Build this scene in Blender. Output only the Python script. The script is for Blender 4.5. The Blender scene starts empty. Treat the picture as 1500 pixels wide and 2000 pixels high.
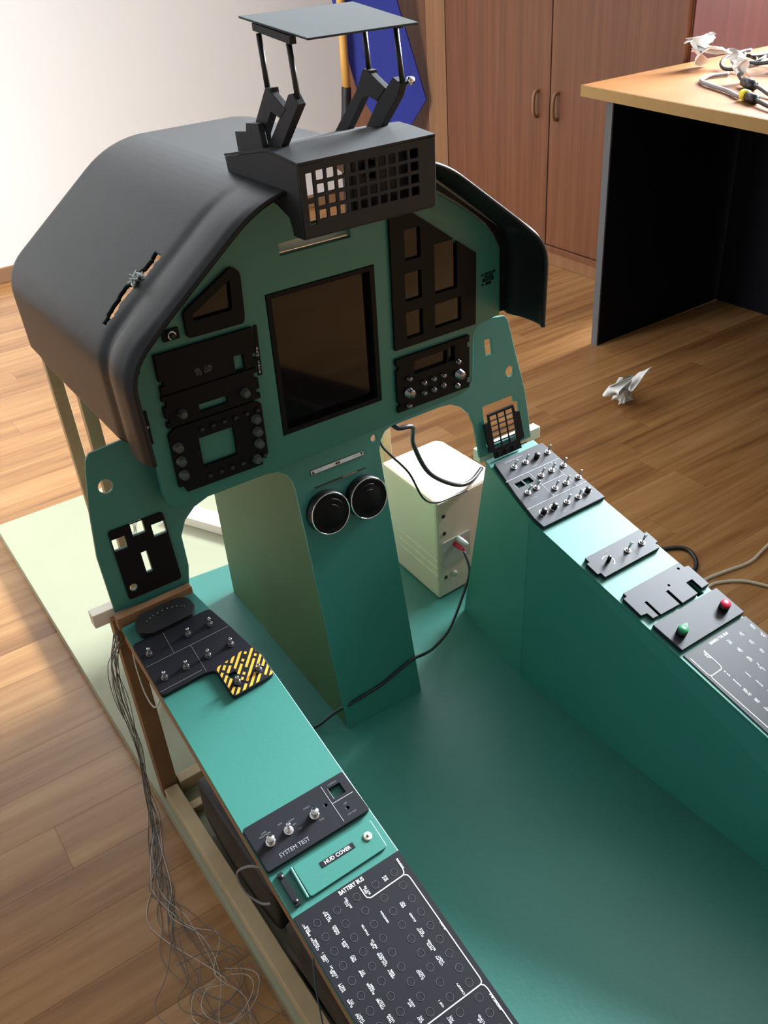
import bpy, bmesh, math, random
from mathutils import Vector, Matrix
from mathutils.geometry import delaunay_2d_cdt
random.seed(7)
SC = bpy.context.scene
COL = SC.collection
# ------------------------------------------------------------------ camera
YAW, PITCH, ROLL, FPX = 0.5618, -0.5828, -0.0782, 1762.1
fw = Vector((math.sin(YAW)*math.cos(PITCH), math.cos(YAW)*math.cos(PITCH), math.sin(PITCH)))
rt = Vector((math.cos(YAW), -math.sin(YAW), 0)); up = rt.cross(fw)
r2 = rt*math.cos(ROLL) + up*math.sin(ROLL); u2 = -rt*math.sin(ROLL) + up*math.cos(ROLL)
cam = bpy.data.cameras.new('camera'); camo = bpy.data.objects.new('camera', cam); COL.objects.link(camo)
M = Matrix((r2, u2, -fw)).transposed().to_4x4(); M.translation = Vector((-0.5821, -1.097, 1.1884))
camo.matrix_world = M
cam.sensor_fit = 'VERTICAL'; cam.sensor_height = 24.0; cam.lens = FPX/2000*24.0
cam.clip_start = 0.02; SC.camera = camo
# ------------------------------------------------------------------ world, daylight, exposure
w = bpy.data.worlds.new('daylight'); SC.world = w; w.use_nodes = True
w.node_tree.nodes['Background'].inputs[0].default_value = (0.80, 0.90, 1.0, 1)
w.node_tree.nodes['Background'].inputs[1].default_value = 0.6
def area(name, loc, target, sx, sy, power, col):
    l = bpy.data.lights.new(name, 'AREA'); l.shape = 'RECTANGLE'; l.size = sx; l.size_y = sy; l.energy = power; l.color = col
    o = bpy.data.objects.new(name, l); COL.objects.link(o); o.location = loc
    o.rotation_euler = (Vector(target)-Vector(loc)).to_track_quat('-Z', 'Y').to_euler(); return o
area('added_left_fill', (-2.28, 1.75, 1.75), (-0.45, 2.3, 0.45), 1.2, 1.4, 36, (0.95, 0.97, 1.0)).data.spread = math.radians(85)  # added fill lamp, narrowed and aimed to brighten back wall and left floor
area('daylight_right_window', (4.36, 0.60, 2.30), (0, 0.3, 0.6), 1.7, 1.6, 1350, (0.86, 0.94, 1.0))
SC.view_settings.view_transform = 'Standard'; SC.view_settings.look = 'None'
SC.view_settings.exposure = 0.62; SC.view_settings.gamma = 1.0; SC.view_settings.use_curve_mapping = False
# ------------------------------------------------------------------ materials
def mat(name, col, rough=0.5, metal=0.0, spec=0.5, noise=None, bump=None, coat=0.0):
    m = bpy.data.materials.new(name); m.use_nodes = True; nt = m.node_tree; b = nt.nodes['Principled BSDF']
    b.inputs['Roughness'].default_value = rough; b.inputs['Metallic'].default_value = metal
    b.inputs['Specular IOR Level'].default_value = spec; b.inputs['Coat Weight'].default_value = coat
    b.inputs['Base Color'].default_value = (*col, 1)
    if noise or bump:
        g = nt.nodes.new('ShaderNodeNewGeometry')
    if noise:
        sc_, amt = noise
        n = nt.nodes.new('ShaderNodeTexNoise'); n.inputs['Scale'].default_value = sc_; n.inputs['Detail'].default_value = 5
        nt.links.new(g.outputs['Position'], n.inputs['Vector'])
        mx = nt.nodes.new('ShaderNodeMix'); mx.data_type = 'RGBA'
        mx.inputs[6].default_value = (*[c*(1-amt) for c in col], 1); mx.inputs[7].default_value = (*[min(1, c*(1+amt)) for c in col], 1)
        nt.links.new(n.outputs['Fac'], mx.inputs[0]); nt.links.new(mx.outputs[2], b.inputs['Base Color'])
    if bump:
        sc_, st = bump
        n2 = nt.nodes.new('ShaderNodeTexNoise'); n2.inputs['Scale'].default_value = sc_; n2.inputs['Detail'].default_value = 3
        nt.links.new(g.outputs['Position'], n2.inputs['Vector'])
        bp = nt.nodes.new('ShaderNodeBump'); bp.inputs['Strength'].default_value = st; bp.inputs['Distance'].default_value = 0.002
        nt.links.new(n2.outputs['Fac'], bp.inputs['Height']); nt.links.new(bp.outputs['Normal'], b.inputs['Normal'])
    return m
def wood(name, cols, scale=(1.2, 26, 26), rough=0.45, vary=True, axis_noise=3.0, spec=0.5, bumps=0.05, pos=(0.3, 0.5, 0.72)):
    """streaky wood grain in world space; scale small along the grain"""
    m = bpy.data.materials.new(name); m.use_nodes = True; nt = m.node_tree; b = nt.nodes['Principled BSDF']
    b.inputs['Roughness'].default_value = rough; b.inputs['Specular IOR Level'].default_value = spec
    N = nt.nodes.new; L = nt.links.new
    g = N('ShaderNodeNewGeometry'); mp = N('ShaderNodeMapping'); mp.inputs['Scale'].default_value = scale
    oi = N('ShaderNodeObjectInfo'); cm = N('ShaderNodeVectorMath'); cm.operation = 'SCALE'
    cx = N('ShaderNodeCombineXYZ'); L(oi.outputs['Random'], cx.inputs[0]); L(oi.outputs['Random'], cx.inputs[1]); L(oi.outputs['Random'], cx.inputs[2])
    L(cx.outputs[0], cm.inputs[0]); cm.inputs['Scale'].default_value = 40.0 if vary else 0.0
    ad = N('ShaderNodeVectorMath'); ad.operation = 'ADD'; L(g.outputs['Position'], mp.inputs['Vector']); L(mp.outputs[0], ad.inputs[0]); L(cm.outputs[0], ad.inputs[1])
    n1 = N('ShaderNodeTexNoise'); n1.inputs['Scale'].default_value = 1.0; n1.inputs['Detail'].default_value = 6; n1.inputs['Distortion'].default_value = 0.6
    L(ad.outputs[0], n1.inputs['Vector'])
    n2 = N('ShaderNodeTexNoise'); n2.inputs['Scale'].default_value = axis_noise; n2.inputs['Detail'].default_value = 8; n2.inputs['Roughness'].default_value = 0.7
    L(ad.outputs[0], n2.inputs['Vector'])
    mx = N('ShaderNodeMix'); mx.inputs[0].default_value = 0.4; L(n1.outputs['Fac'], mx.inputs[2]); L(n2.outputs['Fac'], mx.inputs[3])
    last = mx.outputs[0]
    if vary:
        ma = N('ShaderNodeMath'); ma.operation = 'MULTIPLY_ADD'; L(oi.outputs['Random'], ma.inputs[0]); ma.inputs[1].default_value = 0.10; ma.inputs[2].default_value = -0.05
        a2 = N('ShaderNodeMath'); a2.operation = 'ADD'; L(ma.outputs[0], a2.inputs[0]); L(last, a2.inputs[1]); last = a2.outputs[0]
    cr = N('ShaderNodeValToRGB'); e = cr.color_ramp.elements
    e[0].position = pos[0]; e[0].color = (*cols[0], 1); e[1].position = pos[2]; e[1].color = (*cols[2], 1)
    x = e.new(pos[1]); x.color = (*cols[1], 1)
    L(last, cr.inputs[0]); L(cr.outputs[0], b.inputs['Base Color'])
    bp = N('ShaderNodeBump'); bp.inputs['Strength'].default_value = bumps; bp.inputs['Distance'].default_value = 0.002; L(n2.outputs['Fac'], bp.inputs['Height']); L(bp.outputs[0], b.inputs['Normal'])
    return m
TEAL = mat('teal_paint', (0.034, 0.176, 0.143), 0.42, noise=(5, 0.10), bump=(260, 0.04), spec=0.45)
TEAL_FLOOR = mat('teal_floor_paint', (0.032, 0.170, 0.139), 0.45, noise=(3.2, 0.25), bump=(120, 0.15))
OLIVE = mat('pedestal_bounce_tint', (0.050, 0.110, 0.040), 0.6, noise=(7, 0.2))  # warm bounce light on the pedestal sides put into the colour
BLACK = mat('satin_black', (0.007, 0.007, 0.008), 0.45, bump=(300, 0.1))
HOOD = mat('hood_black_plastic', (0.008, 0.0085, 0.010), 0.44, noise=(9, 0.25), bump=(420, 0.10), spec=0.27)
HUDB = mat('hud_black_felt', (0.008, 0.008, 0.010), 0.7, noise=(60, 0.3))
PANEL = mat('panel_charcoal', (0.010, 0.0098, 0.0145), 0.42, noise=(30, 0.15), spec=0.28)
PANELD = mat('panel_black', (0.004, 0.004, 0.005), 0.5, spec=0.14)
ETCH = mat('etched_line', (0.30, 0.30, 0.32), 0.6)
PRINT = mat('white_print', (0.80, 0.80, 0.80), 0.6)
FAINT = mat('faint_print', (0.16, 0.165, 0.18), 0.6)
RING = mat('breaker_ring_print', (0.055, 0.057, 0.065), 0.5)
CHROME = mat('chrome', (0.75, 0.75, 0.76), 0.16, 1.0)
DARKCHROME = mat('dark_chrome', (0.22, 0.22, 0.23), 0.25, 1.0)
GLASS = mat('dark_screen_glass', (0.004, 0.003, 0.003), 0.06, spec=0.22)
GREYPLATE = mat('combiner_grey', (0.030, 0.037, 0.040), 0.55, spec=0.20, noise=(90, 0.06))
PALE = mat('pale_green_board', (0.33, 0.335, 0.225), 0.55, noise=(4, 0.10))
BATTEN = wood('raw_pine', [(0.42, 0.30, 0.16), (0.55, 0.41, 0.23), (0.66, 0.51, 0.31)], (6, 6, 6), 0.6)
BROWNBATTEN = wood('brown_batten', [(0.20, 0.10, 0.045), (0.27, 0.145, 0.065), (0.34, 0.19, 0.09)], (6, 6, 6), 0.55)
WHITEWOOD = mat('white_wood', (0.78, 0.70, 0.58), 0.6, noise=(12, 0.06))
FLOORM = wood('laminate', [(0.19, 0.080, 0.025), (0.33, 0.160, 0.057), (0.44, 0.24, 0.098)], (1.3, 20, 20), 0.27, True, 2.6, pos=(0.33, 0.5, 0.70))
CABW = wood('dark_veneer', [(0.100, 0.034, 0.013), (0.145, 0.052, 0.021), (0.190, 0.075, 0.033)], (40, 40, 1.0), 0.42, False, 3.0)
CABW2 = wood('light_stile_veneer', [(0.17, 0.080, 0.033), (0.22, 0.105, 0.045), (0.27, 0.135, 0.06)], (40, 40, 1.0), 0.45, False, 3.0)
CABRED = wood('red_veneer', [(0.055, 0.014, 0.009), (0.07, 0.018, 0.012), (0.085, 0.023, 0.015)], (30, 30, 1.0), 0.6, False, 3.0, spec=0.08)
DESKW = wood('desk_oak', [(0.145, 0.054, 0.014), (0.18, 0.070, 0.019), (0.215, 0.088, 0.026)], (3.0, 1.0, 20), 0.36, False, 6.0, pos=(0.3, 0.5, 0.7))
DESKEDGE = mat('desk_edge', (0.33, 0.19, 0.055), 0.45, noise=(30, 0.08))
DESKBLACK = mat('desk_black', (0.006, 0.006, 0.009), 0.6, spec=0.10)
DESKGREY = mat('desk_grey_edge', (0.10, 0.105, 0.115), 0.5)
WALLW = mat('white_wall_paint', (0.90, 0.90, 0.885), 0.8, noise=(3, 0.02), bump=(60, 0.1))
CEIL = mat('ceiling_paint', (0.22, 0.22, 0.215), 0.9)  # unseen ceiling toned down to grey to cut bounced light
WALLG = mat('grey_wall_paint', (0.13, 0.125, 0.12), 0.8)
DIM = mat('brown_wall_paint', (0.06, 0.045, 0.036), 0.8, noise=(3, 0.05))
BASEB = mat('baseboard_brown', (0.30, 0.17, 0.09), 0.5)
BLUE = mat('blue_felt', (0.012, 0.022, 0.24), 0.75, noise=(50, 0.15))
YEL = mat('yellow_pole', (0.62, 0.34, 0.08), 0.5, noise=(20, 0.1))
IVORY = mat('ivory_plastic', (0.74, 0.60, 0.47), 0.45, noise=(15, 0.03))
GREYPL = mat('grey_plastic', (0.50, 0.46, 0.41), 0.5)
REDP = mat('red_plastic', (0.62, 0.02, 0.06), 0.35)
GREENP = mat('green_plastic', (0.01, 0.22, 0.08), 0.35)
YELP = mat('stripe_yellow', (0.75, 0.40, 0.04), 0.5)
YELB = mat('yellow_band', (0.75, 0.62, 0.03), 0.5)
CABLE = mat('black_cable', (0.012, 0.012, 0.013), 0.4)
GREYCABLE = mat('grey_cable', (0.22, 0.20, 0.21), 0.45)
BEIGECABLE = mat('beige_cable', (0.55, 0.46, 0.36), 0.5)
WIRE = mat('grey_wire', (0.13, 0.125, 0.115), 0.5)
WIREL = mat('pale_wire', (0.55, 0.53, 0.48), 0.5)
BLUEWIRE = mat('blue_wire', (0.06, 0.13, 0.20), 0.5)
PAPER = mat('tissue_paper', (0.82, 0.81, 0.79), 0.9, noise=(60, 0.06))
LEATHER = mat('black_leather', (0.018, 0.014, 0.012), 0.5, bump=(150, 0.25))
LABELW = mat('label_white', (0.62, 0.63, 0.64), 0.6)
GLUE = mat('silver_glue', (0.45, 0.50, 0.50), 0.22, 0.4)
FRAMEW = mat('window_frame_white', (0.8, 0.8, 0.8), 0.4)
# ------------------------------------------------------------------ object helpers
ORG = {}
def tag(o, label=None, cat=None, group=None, kind=None):
    if label: o['label'] = label
    if cat: o['category'] = cat
    if group: o['group'] = group
    if kind: o['kind'] = kind
    return o
def thing(name, loc, label, cat, group=None):
    o = bpy.data.objects.new(name, None); o.empty_display_size = 0.02; COL.objects.link(o); o.location = loc
    ORG[o.name] = Vector(loc); return tag(o, label, cat, group)
def org(parent):
    while parent is not None and parent.parent is not None: parent = parent.parent
    return Vector(parent.location) if parent else Vector((0, 0, 0))
def mesh(name, verts, faces, m, parent=None, smooth=False, loc=None):
    """verts in world coordinates"""
    me = bpy.data.meshes.new(name); O = org(parent) if parent else Vector(loc or (0, 0, 0))
    me.from_pydata([Vector(v)-O for v in verts], [], faces); me.update()
    bm = bmesh.new(); bm.from_mesh(me); bmesh.ops.recalc_face_normals(bm, faces=bm.faces); bm.to_mesh(me); bm.free()
    ms = m if isinstance(m, (list, tuple)) else [m]
    for x in ms: me.materials.append(x)
    if smooth:
        for p in me.polygons: p.use_smooth = True
    o = bpy.data.objects.new(name, me); COL.objects.link(o)
    if parent: o.parent = parent
    else: o.location = O
    return o
def bev(o, wdt=0.002, seg=2):
    md = o.modifiers.new('bevel', 'BEVEL'); md.width = wdt; md.segments = seg; md.limit_method = 'ANGLE'; return o
BOXF = [(0, 1, 2, 3), (7, 6, 5, 4), (0, 4, 5, 1), (1, 5, 6, 2), (2, 6, 7, 3), (3, 7, 4, 0)]
def box(name, lo, hi, m, parent=None, b=0.0, loc=None):
    (x0, y0, z0), (x1, y1, z1) = lo, hi
    v = [(x0, y0, z0), (x1, y0, z0), (x1, y1, z0), (x0, y1, z0), (x0, y0, z1), (x1, y0, z1), (x1, y1, z1), (x0, y1, z1)]
    o = mesh(name, v, BOXF, m, parent, loc=loc if loc else ((x0+x1)/2, (y0+y1)/2, z0))
    if b: bev(o, b)
    return o
def hexa(name, v8, m, parent=None, b=0.0):
    c = sum((Vector(v) for v in v8), Vector())/8
    o = mesh(name, v8, BOXF, m, parent, loc=c)
    if b: bev(o, b)
    return o
def beam(name, a, b_, wd, ht, m, parent, upv=(0, 0, 1), bv=0.001):
    a = Vector(a); b_ = Vector(b_); d = (b_-a).normalized(); s = d.cross(Vector(upv)).normalized()*wd/2; u = s.cross(d).normalized()*ht/2
    v = [a-s-u, a+s-u, b_+s-u, b_-s-u, a-s+u, a+s+u, b_+s+u, b_-s+u]
    return hexa(name, v, m, parent, bv)
def tube(name, pts, r, m, parent=None, seg=8, loc=None, sub=6, caps=True):
    P = [Vector(p) for p in pts]
    if sub > 1 and len(P) > 2:
        Q = []
        for i in range(len(P)-1):
            p0 = P[max(i-1, 0)]; p1 = P[i]; p2 = P[i+1]; p3 = P[min(i+2, len(P)-1)]
            for k in range(sub):
                t = k/sub
                Q.append(0.5*((2*p1)+(p2-p0)*t+(2*p0-5*p1+4*p2-p3)*t*t+(3*p1-p0-3*p2+p3)*t**3))
        Q.append(P[-1]); P = Q
    rr = r if isinstance(r, (list, tuple)) else None
    V = []; F = []; n = len(P)
    ref = None
    for i, p in enumerate(P):
        d = (P[min(i+1, n-1)]-P[max(i-1, 0)]).normalized()
        if ref is None: ref = Vector((0, 0, 1)) if abs(d.z) < 0.9 else Vector((1, 0, 0))
        s = d.cross(ref)
        if s.length < 1e-4: s = d.cross(Vector((0.3, 0.7, 0.2)))
        s.normalize(); t = s.cross(d); ref = t
        R = r if rr is None else rr[min(int(i*len(rr)/n), len(rr)-1)]
        for k in range(seg):
            a = 2*math.pi*k/seg; V.append(p+(s*math.cos(a)+t*math.sin(a))*R)
    for i in range(n-1):
        for k in range(seg):
            F.append((i*seg+k, i*seg+(k+1) % seg, (i+1)*seg+(k+1) % seg, (i+1)*seg+k))
    if caps: F.append(tuple(range(seg))); F.append(tuple(range((n-1)*seg, n*seg)))
    return mesh(name, V, F, m, parent, True, loc=loc or (P[0].x, P[0].y, min(p.z for p in P)))
# ---- plane frames: C = console tops (x,y) ; P = main instrument plate (x,z) ; W = lower panel (x,z)
class Fr:
    def __init__(s, f, n): s.f = f; s.n = Vector(n).normalized()
    def __call__(s, u, v, h=0.0): return Vector(s.f(u, v))+s.n*h
C = Fr(lambda x, y: (x, y, 0.4232+0.264*y), (0, -0.264, 1))
P = Fr(lambda x, z: (x, -0.0685-0.0209*(z-0.4232)-0.0075*x, z), (-0.0075, -1, -0.0209))
W = Fr(lambda x, z: (x, -0.0625+0.166*(z-0.4232)-0.0075*x, z), (-0.0075, -1, 0.166))
FL = Fr(lambda x, y: (x, y, 0.0), (0, 0, 1))
def inpoly(pt, poly):
    x, y = pt; c = False; j = len(poly)-1
    for i in range(len(poly)):
        xi, yi = poly[i]; xj, yj = poly[j]
        if (yi > y) != (yj > y) and x < (xj-xi)*(y-yi)/(yj-yi)+xi: c = not c
        j = i
    return c
def plate(name, fr, outer, holes, h0, h1, m, parent=None, b=0.0, loc=None):
    """solid plate with outline and through holes in frame fr between heights h0 and h1"""
    co = []; ed = []
    for loop in [outer]+list(holes):
        s = len(co); n = len(loop); co += [Vector((a, c)) for a, c in loop]; ed += [(s+i, s+(i+1) % n) for i in range(n)]
    vo, eo, fo, *_ = delaunay_2d_cdt(co, ed, [], 0, 1e-7)
    tri = []
    for f in fo:
        cx = sum(vo[i][0] for i in f)/len(f); cy = sum(vo[i][1] for i in f)/len(f)
        if inpoly((cx, cy), outer) and not any(inpoly((cx, cy), h) for h in holes): tri.append(tuple(f))
    n = len(vo); V = [fr(v[0], v[1], h1) for v in vo]+[fr(v[0], v[1], h0) for v in vo]
    F = [t for t in tri]+[tuple(i+n for i in reversed(t)) for t in tri]
    cnt = {}
    for t in tri:
        for i in range(3):
            e = (t[i], t[(i+1) % 3]); k = tuple(sorted(e)); cnt.setdefault(k, []).append(e)
    for k, l in cnt.items():
        if len(l) == 1: a, c = l[0]; F.append((c, a, a+n, c+n))
    c0 = sum(V, Vector())/len(V)
    o = mesh(name, V, F, m, parent, loc=loc or c0)
    if b: bev(o, b)
    return o
def rect(x0, y0, x1, y1, r=0.0, seg=4):
    if r <= 0: return [(x0, y0), (x1, y0), (x1, y1), (x0, y1)]
    o = []
    for cx, cy, a0 in ((x1-r, y0+r, -90), (x1-r, y1-r, 0), (x0+r, y1-r, 90), (x0+r, y0+r, 180)):
        for k in range(seg+1):
            a = math.radians(a0+90*k/seg); o.append((cx+r*math.cos(a), cy+r*math.sin(a)))
    return o
def circ(cx, cy, r, n=20): return [(cx+r*math.cos(2*math.pi*i/n), cy+r*math.sin(2*math.pi*i/n)) for i in range(n)]
def roundpoly(pts, r, seg=4):
    o = []; n = len(pts)
    for i in range(n):
        p = Vector(pts[i]); a = Vector(pts[i-1])-p; c = Vector(pts[(i+1) % n])-p
        k = min(r, a.length*0.45, c.length*0.45); A = p+a.normalized()*k; B = p+c.normalized()*k
        for j in range(seg+1):
            t = j/seg; q = A*(1-t)**2+p*2*t*(1-t)+B*t*t; o.append((q.x, q.y))
    return o
def strip(name, fr, pts, wd, h, m, parent, closed=False, th=0.0003):
    """flat printed polyline"""
    P2 = [Vector(p) for p in pts]; n = len(P2); V = []; F = []
    for i in range(n):
        a = P2[(i-1) % n] if closed or i > 0 else P2[i]; c = P2[(i+1) % n] if closed or i < n-1 else P2[i]
        d = (c-a).normalized(); s = Vector((-d.y, d.x))*wd/2
        V += [fr(*(P2[i]+s), h), fr(*(P2[i]-s), h), fr(*(P2[i]+s), h+th), fr(*(P2[i]-s), h+th)]
    for i in range(n if closed else n-1):
        j = (i+1) % n
        F += [(4*i+2, 4*i+3, 4*j+3, 4*j+2), (4*i, 4*j, 4*j+1, 4*i+1), (4*i, 4*i+2, 4*j+2, 4*j), (4*i+1, 4*j+1, 4*j+3, 4*i+3)]
    return mesh(name, V, F, m, parent)
def lathe(name, fr, cx, cy, prof, m, parent=None, seg=20, smooth=True, tilt=(0, 0), loc=None, poly=None):
    """profile [(r,h)] turned round the frame normal at (cx,cy); tilt leans it (frame units per height)"""
    V = []; F = []; o = fr(cx, cy, 0); n = fr.n
    ex = Vector((1, 0, 0)); ex = (ex-n*ex.dot(n)).normalized(); ey = n.cross(ex)
    ax = (n+ex*tilt[0]+ey*tilt[1]).normalized()
    e1 = (ex-ax*ex.dot(ax)).normalized(); e2 = ax.cross(e1)
    for r, h in prof:
        for k in range(seg):
            a = 2*math.pi*k/seg; V.append(o+ax*h+(e1*math.cos(a)+e2*math.sin(a))*r)
    q = len(prof)
    for i in range(q-1):
        for k in range(seg): F.append((i*seg+k, i*seg+(k+1) % seg, (i+1)*seg+(k+1) % seg, (i+1)*seg+k))
    F.append(tuple(range(seg))); F.append(tuple(range((q-1)*seg, q*seg)))
    return mesh(name, V, F, m, parent, smooth, loc=loc or o)
def text(name, fr, s, cx, cy, size, m, parent, rot=0.0, h=0.0004, xs=1.0, bold=0.0):
    cu = bpy.data.curves.new('t', 'FONT'); cu.body = s; cu.size = 1.0; cu.align_x = 'CENTER'; cu.align_y = 'CENTER'
    cu.resolution_u = 2; cu.space_line = 0.85; cu.offset = bold
    t = bpy.data.objects.new('t', cu); me = bpy.data.meshes.new_from_object(t)
    O = org(parent); ca, sa = math.cos(rot), math.sin(rot)
    for v in me.vertices:
        a, c = v.co.x*size*xs, v.co.y*size
        v.co = fr(cx+a*ca-c*sa, cy+a*sa+c*ca, h)-O
    me.materials.clear(); me.materials.append(m); me.name = name
    o = bpy.data.objects.new(name, me); COL.objects.link(o); o.parent = parent
    bpy.data.objects.remove(t); bpy.data.curves.remove(cu)
    return o
def copy_tree(root, loc, delta=None):
    r = root.copy(); COL.objects.link(r); r.location = loc
    for ch in list(root.children):
        c = ch.copy(); COL.objects.link(c); c.parent = r
    return r
# ================================================================== THE ROOM
XL, XR, YB, YF, ZC = -2.2, 4.3, 2.93, -2.6, 3.25
fl = box('floor', (XL, YF, -0.05), (XR, YB, -0.004), FLOORM, loc=(0, 0, -0.05)); tag(fl, 'brown wood laminate floor with streaky planks', 'floor', kind='structure')
pw = 0.096; rows = int((YB+0.75)/pw)
pl_cache = {}
for r_ in range(rows+1):
    y0 = -0.75+r_*pw; y1 = min(y0+pw-0.0005, YB)
    if y1-y0 < 0.02: continue
    x = XL-random.random()*1.1
    while x < XR:
        ln = random.choice((1.05, 1.22, 1.38)); a = max(x, XL); c = min(x+ln-0.0005, XR)
        if c-a > 0.03:
            key = (round(c-a, 3), round(y1-y0, 3))
            if key in pl_cache:
                o = pl_cache[key].copy(); COL.objects.link(o)
            else:
                o = box('plank', (-(c-a)/2, -(y1-y0)/2, -0.004), ((c-a)/2, (y1-y0)/2, 0), FLOORM, loc=(0, 0, 0)); pl_cache[key] = o
            o.parent = fl; o.location = ((a+c)/2, (y0+y1)/2, 0.05)
        x += ln
def struct(o, label, cat): return tag(o, label, cat, kind='structure')
struct(box('wall_back', (XL-0.1, YB, 0), (XR+0.1, YB+0.1, ZC), WALLW), 'plain white painted wall behind the cockpit mock-up', 'wall')
struct(box('baseboard_back', (XL, YB-0.014, 0), (1.9, YB, 0.062), BASEB, b=0.003), 'brown baseboard along the foot of the white wall', 'baseboard')
struct(box('ceiling', (XL-0.1, YF-0.1, ZC), (XR+0.1, YB+0.1, ZC+0.08), CEIL), 'ceiling of the room, greyed to cut bounced light', 'ceiling')
struct(box('wall_front', (XL-0.1, YF-0.1, 0), (XR+0.1, YF, ZC), DIM), 'brown wall behind the photographer', 'wall')
def wall_with_window(name, wname, x0, x1, wy0, wy1, wz0, wz1, label, wm=WALLW):
    fr = Fr(lambda y, z: (x0, y, z), (1, 0, 0))
    o = plate(name, fr, [(YF, 0), (YB, 0), (YB, ZC), (YF, ZC)], [[(wy0, wz0), (wy1, wz0), (wy1, wz1), (wy0, wz1)]], 0, x1-x0, wm, loc=(x0, (YF+YB)/2, 0))
    struct(o, label, 'wall')
    win = bpy.data.objects.new(wname, None); COL.objects.link(win); win.location = (x0, (wy0+wy1)/2, wz0); struct(win, 'window letting daylight in through the '+('left' if x1 < 0 else 'right')+' wall', 'window')
    t = 0.05; xm = (x0+x1)/2
    for (a0, a1, b0, b1) in ((wy0, wy0+t, wz0, wz1), (wy1-t, wy1, wz0, wz1), (wy0, wy1, wz0, wz0+t), (wy0, wy1, wz1-t, wz1), ((wy0+wy1)/2-t/2, (wy0+wy1)/2+t/2, wz0, wz1)):
        box('window_frame', (xm-0.025, a0, b0), (xm+0.025, a1, b1), FRAMEW, win)
wall_with_window('wall_left', 'window_1', XL-0.1, XL, 1.1, 2.5, 0.85, 2.5, 'grey wall with the left window', WALLG)
wall_with_window('wall_right', 'window_2', XR, XR+0.1, -0.30, 1.50, 1.40, 3.15, 'grey wall with the right window', WALLG)
# ================================================================== WARDROBES
def cabx(y): return 1.885+0.033*(y-1.2)
def cabf(y, z, h=0.0): return Vector((cabx(y)-h, y, z))
CF = Fr(lambda y, z: (cabx(y), y, z), (-1, 0.033, 0))
wd = thing('wardrobe', (2.1, 1.9, 0), 'tall dark brown veneer wardrobe with two doors beside the white wall', 'wardrobe')
CE = 0.893
hexa('carcass', [cabf(CE, 0.06, -0.012), cabf(2.925, 0.06, -0.012), Vector((2.36, 2.925, 0.06)), Vector((2.36, CE, 0.06)),
     cabf(CE, 2.1, -0.012), cabf(2.925, 2.1, -0.012), Vector((2.36, 2.925, 2.1)), Vector((2.36, CE, 2.1))], CABW, wd)
def cpanel(name, y0, y1, z0, z1, h0, h1, m, par, b=0.002): return plate(name, CF, [(y0, z0), (y1, z0), (y1, z1), (y0, z1)], [], h0, h1, m, par, b)
for (y0, y1, hy) in ((CE+0.005, 1.488, 1.447), (1.493, 2.118, 1.553)):
    d = cpanel('door', y0, y1, 0.076, 2.08, -0.011, 0.006, CABW, wd)
    z0, z1 = 0.535, 0.622
    tube('handle', [cabf(hy, z0, 0.006), cabf(hy, z0+0.003, 0.022), cabf(hy, z0+0.022, 0.030), cabf(hy, z1-0.022, 0.030), cabf(hy, z1-0.003, 0.022), cabf(hy, z1, 0.006)], 0.0065, CABW2, d, 8)
cpanel('stile', 2.123, 2.255, 0.06, 2.09, -0.011, 0.008, CABW2, wd)
cpanel('side_door', 2.260, 2.92, 0.076, 2.08, -0.011, 0.005, CABW, wd)
cpanel('bottom_rail', CE, 2.92, 0.05, 0.073, -0.011, 0.012, CABW, wd)
cpanel('plinth', CE, 2.92, 0.0, 0.050, -0.011, 0.004, CABW2, wd)
box('end_panel', (1.886, CE-0.006, 0.0), (2.36, CE-0.0002, 2.1), CABRED, wd, 0.001)
# ================================================================== DESK
dk = thing('desk', (1.75, 0.2, 0), 'office desk with light wood top and black end panel', 'desk')
dz = 0.76
DQ = [(1.4175, 0.873), (2.257, 0.885), (2.13, -0.62), (1.168, -0.62)]
t = plate('desktop', Fr(lambda x, y: (x, y, dz-0.030), (0, 0, 1)), DQ, [], 0.0, 0.0296, DESKW, dk, 0.002)
plate('edge_band', Fr(lambda x, y: (x, y, dz-0.030), (0, 0, 1)), [(1.4165, 0.8745), (1.4190, 0.8745), (1.1695, -0.62), (1.1665, -0.62)], [], 0.0, 0.0288, DESKEDGE, dk)
e1 = box('end_panel', (1.452, 0.780, 0), (2.235, 0.800, dz-0.0305), DESKBLACK, dk)
box('panel_edge_strip', (1.446, 0.778, 0), (1.4518, 0.802, dz-0.0305), DESKGREY, e1)
e2 = box('end_panel', (1.30, -0.52, 0), (2.08, -0.50, dz-0.0305), DESKBLACK, dk)
box('panel_edge_strip', (1.294, -0.522, 0), (1.2998, -0.498, dz-0.0305), DESKGREY, e2)
box('modesty_panel', (2.03, -0.498, 0.0), (2.05, 0.778, dz-0.0305), DESKBLACK, dk)  # drawn down to the floor to block light spilling under the desk
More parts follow.
